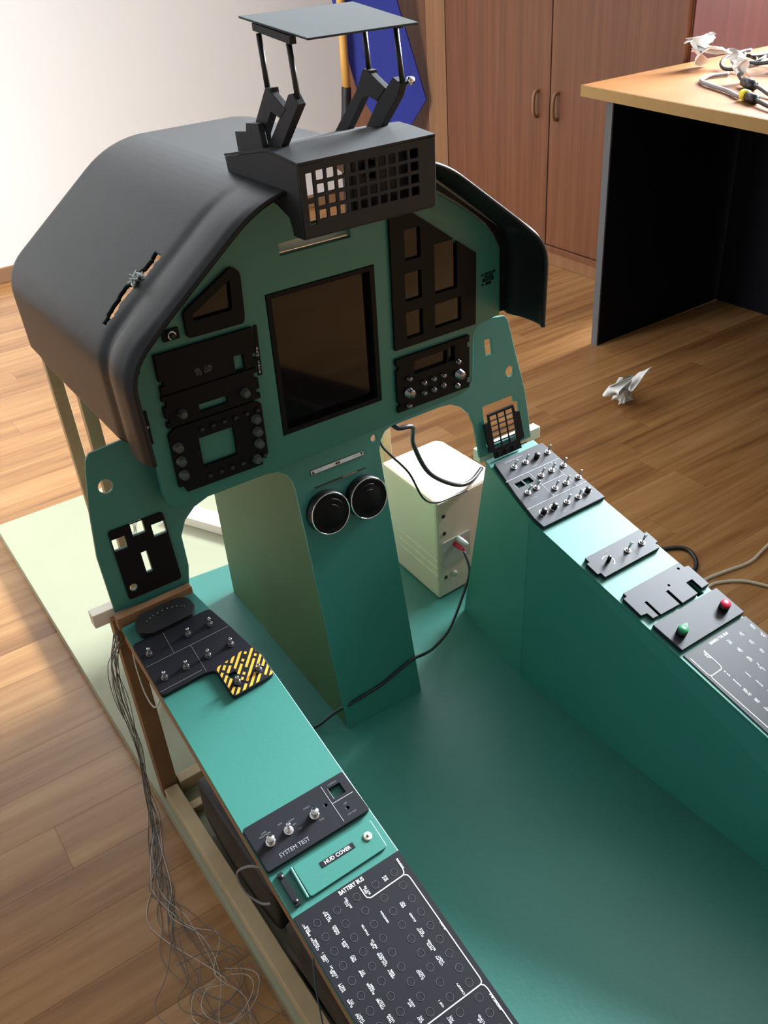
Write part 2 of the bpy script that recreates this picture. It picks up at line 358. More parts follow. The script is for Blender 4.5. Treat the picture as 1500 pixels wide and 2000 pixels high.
# ---- crumpled paper
def crumple(name, c, s, seed, label, group=None, flat=0.6, m=PAPER):
    """a crushed sheet: a grid folded along random creases, then squeezed"""
    rnd = random.Random(seed); n = 22
    pts = [Vector((2*i/(n-1)-1, 2*j/(n-1)-1, 0)) for j in range(n) for i in range(n)]
    for k in range(13):
        a = rnd.uniform(0, math.pi); d = Vector((math.cos(a), math.sin(a), 0)); o_ = rnd.uniform(-0.75, 0.75); f = rnd.uniform(0.7, 1.7)*rnd.choice((-1, 1)); up_ = Vector((rnd.uniform(-.5, .5), rnd.uniform(-.5, .5), 1)).normalized()
        ax = d.cross(Vector((0, 0, 1))); R_ = Matrix.Rotation(f, 3, (ax+up_*rnd.uniform(-.25, .25)).normalized()); p0 = d*o_
        pts = [(p0+R_ @ (p-p0)) if (p-p0).dot(d) > 0 else p for p in pts]
    cen = sum(pts, Vector())/len(pts); pts = [p-cen for p in pts]
    ext = [max(abs(p[i]) for p in pts) for i in range(3)]
    V_ = [Vector((p.x/ext[0]*s[0], p.y/ext[1]*s[1], p.z/ext[2]*s[2]*flat)) for p in pts]
    V_ = [v+Vector((rnd.uniform(-1, 1), rnd.uniform(-1, 1), rnd.uniform(-1, 1)))*0.0012 for v in V_]
    zm = min(v.z for v in V_); V_ = [v-Vector((0, 0, zm)) for v in V_]
    F_ = [(j*n+i, j*n+i+1, (j+1)*n+i+1, (j+1)*n+i) for j in range(n-1) for i in range(n-1)]
    me = bpy.data.meshes.new(name); me.from_pydata(V_, [], F_); me.update(); me.materials.append(m)
    for p_ in me.polygons: p_.use_smooth = True
    o = bpy.data.objects.new(name, me); COL.objects.link(o); o.location = c
    md_ = o.modifiers.new('soften', 'SMOOTH'); md_.factor = 0.5; md_.iterations = 3
    return tag(o, label, 'tissue', group)
o = crumple('crumpled_tissue', (1.205, 0.44, 0.0005), (0.115, 0.075, 0.085), 14, 'crumpled white tissue lying on the wood floor', 'crumpled tissues'); o.rotation_euler[2] = 0.25
o = crumple('crumpled_tissue', (1.79, 0.775, dz), (0.090, 0.072, 0.095), 5, 'white crumpled tissue at the far edge of the desk', 'crumpled tissues'); o.rotation_euler[2] = -0.5
o = crumple('crumpled_tissue', (1.655, 0.545, dz+0.002), (0.036, 0.050, 0.090), 9, 'white tissue wrapped round a plug on the desk', 'crumpled tissues')
# ---- desk cables
def on(x, y, z=0.006): return (x, y, dz+z)
tube('power_cable', [on(1.72, 0.62, .006), on(1.66, 0.64), on(1.598, 0.612), on(1.56, 0.56), on(1.51, 0.46), on(1.475, 0.41), on(1.46, 0.385)], 0.0055, GREYCABLE, loc=None) and None
o = bpy.data.objects['power_cable']; tag(o, 'grey cable bending to the yellow banded plug on the desk', 'cable')
pg = thing('cable_plug', on(1.452, 0.362, 0), 'black plug with a yellow band at the desk edge', 'plug')
tube('plug_body', [on(1.449, 0.355, .011), on(1.425, 0.315, .011)], 0.011, CABLE, pg, 12)
tube('yellow_band', [on(1.459, 0.375, .0125), on(1.449, 0.3555, .0125)], 0.0125, YELB, pg, 12)
tube('cable_tail', [on(1.425, 0.315, .011), on(1.38, 0.24, .008), on(1.35, 0.16, .006)], 0.005, CABLE, pg)
fc = thing('ferrite_cable', on(1.60, 0.48, 0), 'black cable with a ferrite bead beside the wrapped plug', 'cable')
tube('cable', [on(1.648, 0.535, .02), on(1.61, 0.49, .013), on(1.55, 0.40, .013), on(1.50, 0.32, .006), on(1.48, 0.25, .006)], 0.0045, CABLE, fc)
tube('ferrite_bead', [on(1.605, 0.482, .0125), on(1.568, 0.428, .0125)], 0.0125, CABLE, fc, 14)
cc = thing('cable_coil', on(1.86, 0.62, 0), 'coiled dark grey cables heaped on the far part of the desk', 'cable')
for k in range(6):
    cxk = 1.83+0.022*k; cyk = 0.66-0.035*k; R_ = 0.055+0.012*(k % 3); pts = []
    for j in range(15):
        a = 2*math.pi*j/14*0.95+k; pts.append(on(cxk+R_*1.1*math.cos(a), cyk+R_*math.sin(a), 0.020+0.009*k+0.012*math.sin(a*1.5)))
    tube('cable_loop', pts, 0.005, GREYCABLE if k % 2 else CABLE, cc, 6, sub=3)
tube('cable_tail', [on(1.86, 0.56, .02), on(1.80, 0.46), on(1.74, 0.40), on(1.68, 0.30), on(1.60, 0.15)], 0.0055, GREYCABLE, cc)
tube('cable_block', [on(1.86, 0.58, .045), on(1.90, 0.52, .045)], 0.016, CABLE, cc, 10)
# ================================================================== BLUE BOARD AND POLE IN THE CORNER
K = 4.10
BF = Fr(lambda x, z: (x, K-x, z), (-0.7071, -0.7071, 0))
kx = lambda x: -0.5821+(x+0.5821)*0.9665
kz = lambda z: 1.1884+(z-1.1884)*0.9665
bd = [(1.6908, 0.9077), (1.7329, 0.6321), (1.7464, 0.5599), (1.7911, 0.4511), (1.80, 0.30), (1.80, -0.04), (1.93, -0.04), (1.92, 0.34), (1.9064, 0.3948), (1.9632, 0.5074), (1.8861, 0.8933), (1.84, 1.15), (1.66, 1.15)]
o = plate('blue_board', BF, [(kx(a), max(0.0, kz(c)) if c > 0 else 0.0) for a, c in bd], [], -0.018, 0, BLUE, None, 0.002)
tag(o, 'deep blue cut-out board leaning in the corner by the wardrobe', 'board')
pf = lambda x, z, h=0.03: BF(kx(x), kz(z), h)
po = thing('wooden_pole', tuple(pf(1.70, -0.04)), 'yellow wooden pole with a black sleeve leaning beside the blue board', 'pole')
tube('shaft', [pf(1.735, 1.25), pf(1.7218, 0.9054), pf(1.7188, 0.5614)], 0.017, YEL, po, 12, sub=2)
tube('sleeve', [pf(1.7188, 0.575), pf(1.718, 0.5614), pf(1.711, 0.45), pf(1.703, 0.36), pf(1.70, 0.2), pf(1.70, -0.0415)], [0.020, 0.021, 0.023, 0.025, 0.025, 0.025], BLACK, po, 12, sub=3)
# ================================================================== COCKPIT BODY
cb = thing('cockpit_mockup', (0, 0, 0), 'teal painted cockpit mock-up body with side consoles and pedestal', 'cockpit')
bs = plate('base_board', FL, [(-0.396, -1.25), (0.43, -1.25), (0.43, 0.95), (-0.396, 0.95)], [], 0.0, 0.028, PALE, cb, 0.0015)
plate('floor_panel', FL, [(-0.245, -1.25), (0.262, -1.25), (0.262, -0.16), (0.285, -0.02), (0.425, -0.02), (0.425, 0.40), (-0.235, 0.46), (-0.30, 0.10), (-0.27, -0.05), (-0.245, -0.20)], [], 0.0281, 0.0305, TEAL_FLOOR, cb)
LOW = [(-0.382, 0.409), (-0.272, 0.402), (-0.2645, 0.433), (-0.2627, 0.4793), (-0.252, 0.4991), (-0.2338, 0.5132), (-0.2108, 0.5203), (-0.1155, 0.5203), (-0.0986, 0.5174), (-0.086, 0.508), (-0.079, 0.494), (-0.0772, 0.478),
       (-0.0765, 0.0306), (0.0765, 0.0306), (0.0765, 0.4900), (0.0815, 0.505), (0.092, 0.517), (0.1053, 0.5208), (0.2011, 0.5218), (0.2216, 0.5197), (0.2411, 0.5091), (0.2571, 0.4906), (0.2646, 0.4679), (0.2677, 0.409),
       (0.382, 0.409), (0.3815, 0.4414), (0.3785, 0.4975), (0.3665, 0.5637), (0.3590, 0.612), (0.3567, 0.624), (0.351, 0.631), (0.30, 0.638), (-0.30, 0.638), (-0.350, 0.634), (-0.3561, 0.627), (-0.3600, 0.614), (-0.3720, 0.5603), (-0.3814, 0.4947)]
lh = [circ(-0.342, 0.5850, 0.0098), rect(-0.3572, 0.4944, -0.3388, 0.5118), rect(-0.3277, 0.5056, -0.3093, 0.5245), rect(-0.3003, 0.494, -0.2812, 0.5122),
      rect(-0.3247, 0.4476, -0.3157, 0.4797, 0.001), circ(-0.3481, 0.4352, 0.0055),
      rect(0.3045, 0.577, 0.3185, 0.6025), circ(0.3506, 0.5373, 0.0092), [(0.2850, 0.4950), (0.3522, 0.4950), (0.3529, 0.4828), (0.3621, 0.4828), (0.3621, 0.4340), (0.3517, 0.4340), (0.3517, 0.4225), (0.2850, 0.4235)],
      circ(0.0700, 0.5126, 0.0055, 14)]
plate('lower_panel', W, LOW, lh, -0.006, 0.0, TEAL, cb, 0.0008)
# consoles
plate('console_top', C, [(-0.385, -0.088), (-0.2740, -0.080), (-0.2590, -0.160), (-0.2440, -0.215), (-0.2428, -0.27), (-0.2428, -1.15), (-0.385, -1.15)], [], -0.006, 0, TEAL, cb, 0.0008)
rx = lambda x, y: x-0.0267*y
# right console with the cut-out under the loose plate
plate('console_top', C, [(0.3840, -0.0715), (0.3885, -0.24), (rx(0.385, -1.15), -1.15), (rx(0.2428, -1.15), -1.15), (0.2485, -0.2124), (0.2600, -0.150), (0.2740, -0.0715)],
      [[(0.366, -0.4335), (0.379, -0.4335), (0.379, -0.458), (0.366, -0.458)]], -0.006, 0, TEAL, cb, 0.0008)
def wallpanel(name, top, bot, th, m):
    """upright panel between top polyline and bottom polyline"""
    n = len(top); V = []; F = []
    for a, c in zip(top, bot): V += [Vector(a), Vector(c)]
    V2 = [v+Vector(th) for v in V]; m0 = len(V)
    for i in range(n-1):
        F += [(2*i, 2*i+1, 2*i+3, 2*i+2), (m0+2*i, m0+2*i+2, m0+2*i+3, m0+2*i+1)]
    for i in range(n-1): F += [(2*i, 2*i+2, m0+2*i+2, m0+2*i), (2*i+1, m0+2*i+1, m0+2*i+3, 2*i+3)]
    F += [(0, m0, m0+1, 1), (2*n-2, 2*n-1, m0+2*n-1, m0+2*n-2)]
    return mesh(name, V+V2, F, m, cb)
ct = lambda x, y: tuple(C(x, y, -0.0065))
wallpanel('side_wall', [ct(0.2755, -0.074), ct(0.2490, -0.2124)], [(0.2758, -0.004, 0.0306), (0.2355, -0.2124, 0.0306)], (0.006, 0, 0), TEAL)
wallpanel('side_wall', [ct(0.2490, -0.2130), ct(rx(0.2432, -1.15), -1.15)], [(0.2355, -0.2130, 0.0306), (rx(0.2297, -1.15), -1.15, 0.0306)], (0.006, 0, 0), TEAL)
wallpanel('side_wall', [ct(-0.2755, -0.082), ct(-0.2440, -0.2124)], [(-0.2690, -0.030, 0.0306), (-0.2420, -0.2124, 0.0306)], (-0.006, 0, 0), TEAL)
wallpanel('side_wall', [ct(-0.2440, -0.2130), ct(-0.2435, -1.15)], [(-0.2420, -0.2130, 0.0306), (-0.2420, -1.15, 0.0306)], (-0.006, 0, 0), TEAL)
wallpanel('side_wall', [ct(0.3845, -0.076), ct(rx(0.3845, -1.15), -1.15)], [(0.3845, -0.076, 0.0285), (rx(0.3845, -1.15), -1.15, 0.0285)], (-0.005, 0, 0), TEAL)
# pedestal sides
wallpanel('pedestal_side', [tuple(W(-0.0770, 0.500, -0.0062)), (-0.0650, 0.20, 0.500), (-0.0600, 0.345, 0.500)], [tuple(W(-0.0765, 0.0306, -0.0062)), (-0.0650, 0.20, 0.0306), (-0.0600, 0.345, 0.0306)], (0.006, 0, 0), OLIVE)
wallpanel('pedestal_side', [tuple(W(0.0765, 0.500, -0.0062)), (0.0700, 0.345, 0.500)], [tuple(W(0.0765, 0.0306, -0.0062)), (0.0700, 0.345, 0.0306)], (-0.006, 0, 0), OLIVE)
# timber frame
beam('front_post', (-0.377, -0.055, 0.0285), (-0.377, -0.055, 0.400), 0.026, 0.020, BROWNBATTEN, cb, (0, 1, 0))
beam('front_post', (0.372, -0.050, 0.0285), (0.372, -0.050, 0.398), 0.020, 0.018, BROWNBATTEN, cb, (0, 1, 0))
beam('cross_rail', (-0.412, -0.0465, 0.402), (-0.275, -0.0465, 0.402), 0.018, 0.022, WHITEWOOD, cb, (0, 0, 1))
beam('cross_rail', (0.276, -0.0465, 0.402), (0.415, -0.0465, 0.402), 0.018, 0.022, WHITEWOOD, cb, (0, 0, 1))
beam('cross_rail', (-0.387, -0.0775, 0.4025), (-0.274, -0.0750, 0.4025), 0.012, 0.020, BROWNBATTEN, cb)
beam('side_rail', tuple(C(-0.377, -0.095, -0.0145)), tuple(C(-0.377, -1.15, -0.0145)), 0.016, 0.016, BROWNBATTEN, cb)
beam('side_rail', (-0.378, -0.070, 0.0405), (-0.378, -1.20, 0.0405), 0.022, 0.024, BATTEN, cb)
beam('floor_rail', (-0.362, -0.062, 0.0405), (-0.260, -0.062, 0.0405), 0.020, 0.024, BATTEN, cb)
beam('floor_rail', (-0.365, -0.115, 0.0345), (-0.260, -0.115, 0.0345), 0.016, 0.012, BATTEN, cb)
beam('rear_post', (-0.300, 0.262, 0.0285), (-0.300, 0.292, 0.665), 0.020, 0.014, BATTEN, cb, (0, 1, 0))
beam('rear_post', (-0.300, 0.135, 0.0285), (-0.300, 0.128, 0.655), 0.020, 0.014, BATTEN, cb, (0, 1, 0))
beam('rear_post', (0.300, 0.270, 0.0285), (0.300, 0.292, 0.665), 0.020, 0.014, BATTEN, cb, (0, 1, 0))
beam('floor_rail', (-0.030, 0.70, 0.040), (0.10, 0.44, 0.040), 0.05, 0.022, WHITEWOOD, cb)
beam('cross_rail', (-0.20, -0.052, 0.844), (0.20, -0.052, 0.844), 0.014, 0.016, WHITEWOOD, cb)
beam('cross_rail', (-0.295, 0.02, 0.722), (-0.255, -0.03, 0.722), 0.018, 0.018, WHITEWOOD, cb)
# ================================================================== MAIN INSTRUMENT PLATE
ip = thing('instrument_panel', tuple(P(0, 0.54)), 'teal main instrument plate with a large dark screen', 'panel')
cx0 = -0.012
MAIN = [(-0.2651, 0.537), (-0.2758, 0.5455), (-0.2797, 0.5600), (-0.2797, 0.640), (-0.3020, 0.668), (-0.3020, 0.764), (-0.2890, 0.786), (-0.2710, 0.806), (-0.2560, 0.819), (-0.2258, 0.8426), (-0.135, 0.902), (-0.10, 0.915), (-0.032, 0.918), (-0.030, 0.868), (0.108, 0.868), (0.110, 0.910), (0.135, 0.898), (0.2258, 0.8400), (0.2559, 0.8170), (0.2703, 0.8050), (0.2876, 0.7856), (0.2991, 0.7639), (0.3014, 0.6600), (0.2620, 0.6540), (0.2545, 0.650), (0.2495, 0.640), (0.2495, 0.565), (0.2420, 0.552), (0.2250, 0.545), (0.0706, 0.540), (-0.1118, 0.5367)]
SCR = (-0.0933, 0.5860, 0.0745, 0.7930)
pholes = [rect(*SCR), [(-0.0650, 0.838), (0.0413, 0.838), (0.0413, 0.849), (-0.040, 0.8535), (-0.0650, 0.853)],
          [(-0.2010, 0.7700), (-0.1310, 0.7700), (-0.1285, 0.7760), (-0.1280, 0.8330), (-0.1366, 0.8400), (-0.2010, 0.8000)],
          [(0.1030, 0.6610), (0.2475, 0.6610), (0.2475, 0.7680), (0.1376, 0.8490), (0.1030, 0.8490)], rect(0.130, 0.612, 0.210, 0.637), circ(-0.2804, 0.7436, 0.0062, 14)]
plate('face_plate', P, MAIN, pholes, -0.010, 0.0, TEAL, ip, 0.0010)
sb = plate('screen_bezel', P, rect(SCR[0]+.0003, SCR[1]+.0003, SCR[2]-.0003, SCR[3]-.0003), [rect(SCR[0]+0.008, SCR[1]+0.008, SCR[2]-0.008, SCR[3]-0.007)], -0.0095, 0.0010, PANELD, ip, 0.0006)
plate('screen_glass', P, rect(SCR[0]+.0004, SCR[1]+.0004, SCR[2]-.0004, SCR[3]-.0004), [], -0.013, -0.0098, GLASS, ip)
# ---- left display bezel
t = thing('display_unit', tuple(P(-0.165, 0.77)), 'black display bezel under the left slope of the hood', 'display')
mo = roundpoly([(-0.2080, 0.768), (-0.1300, 0.7672), (-0.1275, 0.7767), (-0.1255, 0.8340), (-0.1366, 0.8425), (-0.2080, 0.802)], 0.006)
plate('bezel', P, mo, [roundpoly([(-0.1965, 0.7885), (-0.1436, 0.7885), (-0.1410, 0.8270), (-0.1965, 0.7960)], 0.003)], 0.0004, 0.006, PANELD, t, 0.0008)
plate('glass', P, [(-0.2005, 0.7705), (-0.1320, 0.7705), (-0.1290, 0.8320), (-0.1370, 0.8385), (-0.2005, 0.7990)], [], -0.004, 0.0003, GLASS, t)
# ---- right display cluster
t = thing('display_unit', tuple(P(0.17, 0.66)), 'large black display cluster with five openings right of the main screen', 'display')
plate('bezel', P, [(0.1000, 0.8519), (0.1376, 0.8519), (0.2503, 0.7694), (0.2500, 0.6590), (0.0995, 0.6588)],
      [rect(0.1237, 0.7876, 0.1505, 0.8300), rect(0.1741, 0.7266, 0.2145, 0.7990), rect(0.1220, 0.7285, 0.1505, 0.7690), rect(0.1217, 0.6716, 0.1508, 0.7118), rect(0.1733, 0.6740, 0.2218, 0.7108)], 0.0004, 0.005, PANELD, t, 0.0006)
plate('glass', P, [(0.1035, 0.6615), (0.2470, 0.6615), (0.2470, 0.7675), (0.1375, 0.8485), (0.1035, 0.8485)], [], -0.006, 0.0003, GLASS, t)
# ---- radio panels
def notched(x0, z0, x1, z1, nt, d=0.005):
    """rectangle with little notches on the left and right side"""
    L = [(x0, z0), (x1, z0)]
    for (a, c) in nt: L += [(x1, z0+a), (x1-d, z0+a), (x1-d, z0+c), (x1, z0+c)]
    L += [(x1, z1), (x0, z1)]
    for (a, c) in reversed(nt): L += [(x0, z0+c), (x0+d, z0+c), (x0+d, z0+a), (x0, z0+a)]
    return L
def knob(fr, x, y, r, hgt, m, par, name='knob', h0=0.0):
    return lathe(name, fr, x, y, [(r*1.15, h0), (r*1.15, h0+0.0015), (r, h0+0.002), (r*0.92, h0+hgt), (r*0.75, h0+hgt+0.0008)], m, par, 16)
KN = mat('grey_green_knob', (0.045, 0.062, 0.060), 0.5)
def panelthing(name, fr, outline, holes, th, label, cat, mt=PANEL, grp=None, b=0.0008, base=None):
    us = [q[0] for q in outline]; vs = [q[1] for q in outline]
    t = thing(name, tuple(fr(base[0] if base else (min(us)+max(us))/2, base[1] if base else (min(vs)+max(vs))/2, 0)), label, cat, grp)
    plate('panel_plate', fr, outline, holes, 0.0005, th, mt, t, b); return t
t = panelthing('radio_panel', P, notched(0.0990, 0.5575, 0.2370, 0.6452, [(0.010, 0.017), (0.070, 0.077)], 0.004), [rect(0.1325, 0.6125, 0.1933, 0.6340, .001), rect(0.1965, 0.6125, 0.2080, 0.6365)], 0.006, 'black radio control panel with two rows of small knobs below the display cluster', 'radio panel', PANELD)
for x, z in [(0.2152, 0.5871), (0.1194, 0.5864)]: knob(P, x, z, 0.0072, 0.010, DARKCHROME, t, h0=0.006)
for x, z in [(0.1205, 0.6095), (0.1470, 0.5940), (0.1653, 0.5950), (0.1840, 0.5950), (0.2129, 0.6084), (0.1467, 0.5774), (0.1650, 0.5770), (0.1837, 0.5780), (0.2112, 0.5685), (0.1184, 0.565)]: knob(P, x, z, 0.0040, 0.006, DARKCHROME, t, 'button', 0.006)
plate('window_glass', P, rect(0.1305, 0.6125, 0.2095, 0.6365), [], -0.005, 0.0004, GLASS, t)
t = panelthing('radio_panel', P, notched(-0.2555, 0.7045, -0.1200, 0.7590, [(0.012, 0.019)], 0.005), [rect(-0.1518, 0.6980+.008, -0.1385, 0.7272)], 0.006, 'upper black control panel on the left of the screen with one tall window', 'radio panel', PANELD)
text('printed_legend', P, 'SEL   CAL\nSQ  OFF', -0.195, 0.722, 0.006, FAINT, t, h=0.0062)
t = panelthing('radio_panel', P, notched(-0.2570, 0.6578, -0.1220, 0.7030, [(0.030, 0.038), (0.008, 0.014)], 0.005), [rect(-0.2098, 0.6668, -0.1698, 0.6772)], 0.006, 'middle black control panel on the left of the screen with one wide window', 'radio panel', PANELD)
for x, z in [(-0.2348, 0.6736), (-0.1445, 0.6738)]: knob(P, x, z, 0.0058, 0.008, KN, t, h0=0.006)
t = panelthing('keypad_panel', P, roundpoly([(-0.2580, 0.5690), (-0.2520, 0.5690), (-0.2480, 0.5585), (-0.1330, 0.5575), (-0.1330, 0.5690), (-0.1230, 0.5720), (-0.1230, 0.6500), (-0.1330, 0.6560), (-0.2480, 0.6560), (-0.2580, 0.6480)], 0.001), [rect(-0.2188, 0.5872, -0.1682, 0.6306)], 0.006, 'lower left black control panel with a square teal opening and side knobs', 'control panel', PANELD)
for x, z in [(-0.2492, 0.6290), (-0.2490, 0.6078), (-0.2492, 0.5869), (-0.1347, 0.6310), (-0.1352, 0.6116), (-0.1354, 0.5931), (-0.1420, 0.5705)]: knob(P, x, z, 0.0062, 0.008, KN, t, h0=0.006)
for k in range(6): knob(P, -0.213+0.0165*k, 0.5715, 0.0034, 0.004, BLACK, t, 'button', 0.006); 
for k in range(6): knob(P, -0.213+0.0165*k, 0.6430, 0.0034, 0.004, BLACK, t, 'button', 0.006)
t = panelthing('key_switch', P, rect(-0.2385, 0.7712, -0.2165, 0.7855), [], 0.004, 'small square key switch with a silver ring below the hood edge', 'switch', PANELD)
lathe('silver_ring', P, -0.2275, 0.7785, [(0.0062, 0.004), (0.0062, 0.007), (0.0045, 0.0075)], CHROME, t, 16)
lathe('key_core', P, -0.2275, 0.7785, [(0.0044, 0.0076), (0.0040, 0.0105)], BLACK, t, 12)
t = thing('label_strip', tuple(P(-0.1155, 0.724)), 'narrow black upright label strip beside the main screen', 'label')
plate('strip_plate', P, [(-0.1192, 0.6885), (-0.1135, 0.6885), (-0.1117, 0.7580), (-0.1165, 0.7583)], [], 0.0003, 0.0022, PANELD, t)
for k, ch in enumerate('ARM'): text('printed_letter', P, ch, -0.1160-0.0002*k, 0.7270-0.0050*k, 0.0052, PRINT, t, h=0.0024)
for k, ch in enumerate('SAFE'): text('printed_letter', P, ch, -0.1163-0.0001*k, 0.7075-0.0047*k, 0.0052, PRINT, t, h=0.0024)
t = panelthing('side_clip', P, rect(-0.2850, 0.6430, -0.2780, 0.6905), [circ(-0.2812, 0.667, 0.0026, 12)], 0.003, 'small upright black clip at the left edge of the instrument plate', 'clip', PANELD)
plate('pale_backing', P, rect(-0.2842, 0.6630, -0.2785, 0.6712), [], -0.0004, 0.0004, WHITEWOOD, t)
t = thing('black_decal', tuple(P(0.277, 0.725)), 'small black stencil mark on the right edge of the instrument plate', 'decal')
for k, (x0, z0, x1, z1) in enumerate([(0.2640, 0.7290, 0.2680, 0.7325), (0.2640, 0.7140, 0.2680, 0.7172), (0.2870, 0.7305, 0.2905, 0.7345), (0.2700, 0.7260, 0.2860, 0.7330), (0.2660, 0.7195, 0.2880, 0.7250), (0.2720, 0.7140, 0.2830, 0.7180)]):
    plate('stencil_mark', P, rect(x0, z0, x1, z1), [], 0.0002, 0.0006, PANELD, t)
text('stencil_text', P, 'NAV', 0.2778, 0.7292, 0.0062, TEAL, t, h=0.0008); text('stencil_text', P, 'CONT', 0.2770, 0.7222, 0.0050, TEAL, t, h=0.0008)
# ---- left wing black panel
t = panelthing('gear_panel', W, rect(-0.3585, 0.4198, -0.2800, 0.5250, 0.004), [rect(-0.3572, 0.4944, -0.3388, 0.5118), rect(-0.3277, 0.5056, -0.3093, 0.5238), rect(-0.3003, 0.494, -0.2812, 0.5122), rect(-0.3247, 0.4476, -0.3157, 0.4797, 0.001), circ(-0.3481, 0.4352, 0.0055)], 0.003, 'black cover panel with three square holes and a slot on the left wing', 'panel', PANELD)
for k in range(4): tube('thin_wire', [tuple(W(-0.3235+0.003*k, 0.5245, -0.004)), tuple(W(-0.3215+0.001*k, 0.515, -0.006)), tuple(W(-0.3235+0.0015*k, 0.5050, -0.008))], 0.00035, CABLE, t, 5, sub=3)
# ---- leaning grid frame at right wing
GF = Fr(lambda x, z: (x, W(x, z).y-0.010+(z-0.405)*0.10, z), (0, -1, 0.07))
go = [(0.2885, 0.4060), (0.3480, 0.4060), (0.3468, 0.4190), (0.3575, 0.4215), (0.3560, 0.4690), (0.3470, 0.4700), (0.3450, 0.4825), (0.2890, 0.4815), (0.2885, 0.4690), (0.2780, 0.4680), (0.2790, 0.4200), (0.2885, 0.4190)]
gh = []
for i in range(3):
    for j in range(6):
        a = 0.2920+i*0.0172; c = 0.4235+j*0.0092; gh.append(rect(a, c, a+0.0160, c+0.0084))
t = panelthing('annunciator_grid', GF, go, gh, 0.0045, 'black annunciator frame with open grid leaning on the right wing', 'panel', PANELD, b=0.0004)
for k in range(3): plate('tab', GF, rect(0.294+k*0.017, 0.4090, 0.302+k*0.017, 0.4170), [], 0.0047, 0.0060, PANELD, t)
# ================================================================== PEDESTAL DETAILS
t = thing('placard', tuple(W(0, 0.497)), 'slim pale placard with arrows above the air vents', 'label')
plate('border_plate', W, rect(-0.0486, 0.4928, 0.0478, 0.5008), [], 0.0002, 0.0008, BLACK, t)
plate('white_face', W, rect(-0.0476, 0.4937, 0.0468, 0.4999), [], 0.0009, 0.0011, LABELW, t)
for tri in ([(-0.0468, 0.4943), (-0.0412, 0.4943), (-0.0440, 0.4993)], [(0.0405, 0.4993), (0.0461, 0.4993), (0.0433, 0.4943)], [(-0.0055, 0.4968), (-0.0008, 0.4940), (-0.0008, 0.4996)], [(0.0050, 0.4968), (0.0004, 0.4996), (0.0004, 0.4940)]):
    plate('arrow_mark', W, tri, [], 0.0012, 0.0014, BLACK, t)
text('printed_word', W, 'AIRCO', -0.033, 0.4968, 0.0040, ETCH, t, h=0.0013); text('printed_word', W, 'TEMP', 0.031, 0.4968, 0.0040, ETCH, t, h=0.0013)
sl = thing('slider_slot', tuple(W(0, 0.4717)), 'thin dark slot line between the placard and the air vents', 'slot')
plate('slot_shade_strip', W, rect(-0.0468, 0.4706, 0.0468, 0.4728), [], 0.0001, 0.0006, BLACK, sl)  # black strip on the face in place of the slot's shaded inside
plate('slider', W, rect(0.004, 0.4708, 0.030, 0.4726), [], 0.0007, 0.0012, BROWNBATTEN, sl)
def vent(x, z, lab, ang):
    t = thing('air_vent', tuple(W(x, z)), lab, 'air vent', 'round air vents on the pedestal')
    lathe('housing', W, x, z, [(0.0345, 0.0005), (0.0345, 0.008), (0.0335, 0.0155)], BLACK, t, 40)
    tube('chrome_ring', [tuple(W(x+0.0327*math.cos(2*math.pi*j/48), z+0.0327*math.sin(2*math.pi*j/48), 0.0172)) for j in range(49)], 0.0011, CHROME, t, 8, sub=1, caps=False)
    lathe('inner_disc', W, x, z, [(0.0316, 0.0158), (0.0316, 0.0176), (0.0290, 0.0176), (0.0262, 0.0168), (0.0230, 0.0176), (0.0120, 0.0192), (0.0004, 0.0196)], PANELD, t, 40)
    for k, rr in enumerate((0.0145, 0.0235)):
        pts = [tuple(W(x+rr*math.cos(a), z+rr*math.sin(a), 0.0196-0.0008*k)) for a in [ang+0.25*j-0.5 for j in range(5)]]
        tube('vane_edge', pts, 0.0008, BLACK, t, 6, sub=3)
vent(-0.0360, 0.4300, 'left of the two round black air vents with silver rings on the pedestal', 0.9)
vent(0.0340, 0.4290, 'right of the two round black air vents with silver rings on the pedestal', 1.6)
# ================================================================== HOOD
def profile():
    base = [(0.3150, 0.662), (0.3185, 0.787), (0.1280, 0.934), (0.0, 0.942)]
    full = base+[(-x, z) for x, z in reversed(base[:-1])]
    rad = [0, 0.036, 0.050, 0.0, 0.050, 0.036, 0]; out = [full[0]]
    for i in range(1, len(full)-1):
        p = Vector(full[i]); a = Vector(full[i-1])-p; c = Vector(full[i+1])-p
        if rad[i] == 0: continue
        A = p+a.normalized()*rad[i]; B = p+c.normalized()*rad[i]
        for j in range(9):
            q = j/8; v = A*(1-q)**2+p*2*q*(1-q)+B*q*q; out.append((v.x, v.y))
    out.append(full[-1]); return out
def resample(pts, step):
    P2 = [Vector(p) for p in pts]; d = [0]
    for i in range(1, len(P2)): d.append(d[-1]+(P2[i]-P2[i-1]).length)
    n = int(d[-1]/step); o = []; j = 0
    for k in range(n+1):
        s = d[-1]*k/n
        while j < len(d)-2 and d[j+1] < s: j += 1
        t_ = (s-d[j])/(d[j+1]-d[j]); o.append(P2[j]*(1-t_)+P2[j+1]*t_)
    return o
prof = resample(profile(), 0.0032)
def smst(a, b, x): t_ = min(1, max(0, (x-a)/(b-a))); return t_*t_*(3-2*t_)
ys = [-0.166+0.004*i for i in range(24)]+[-0.0700+0.0013*i for i in range(28)]+[-0.0336+0.3436*i/70 for i in range(71)]
V = []; F = []; n = len(prof); rnd = random.Random(4)
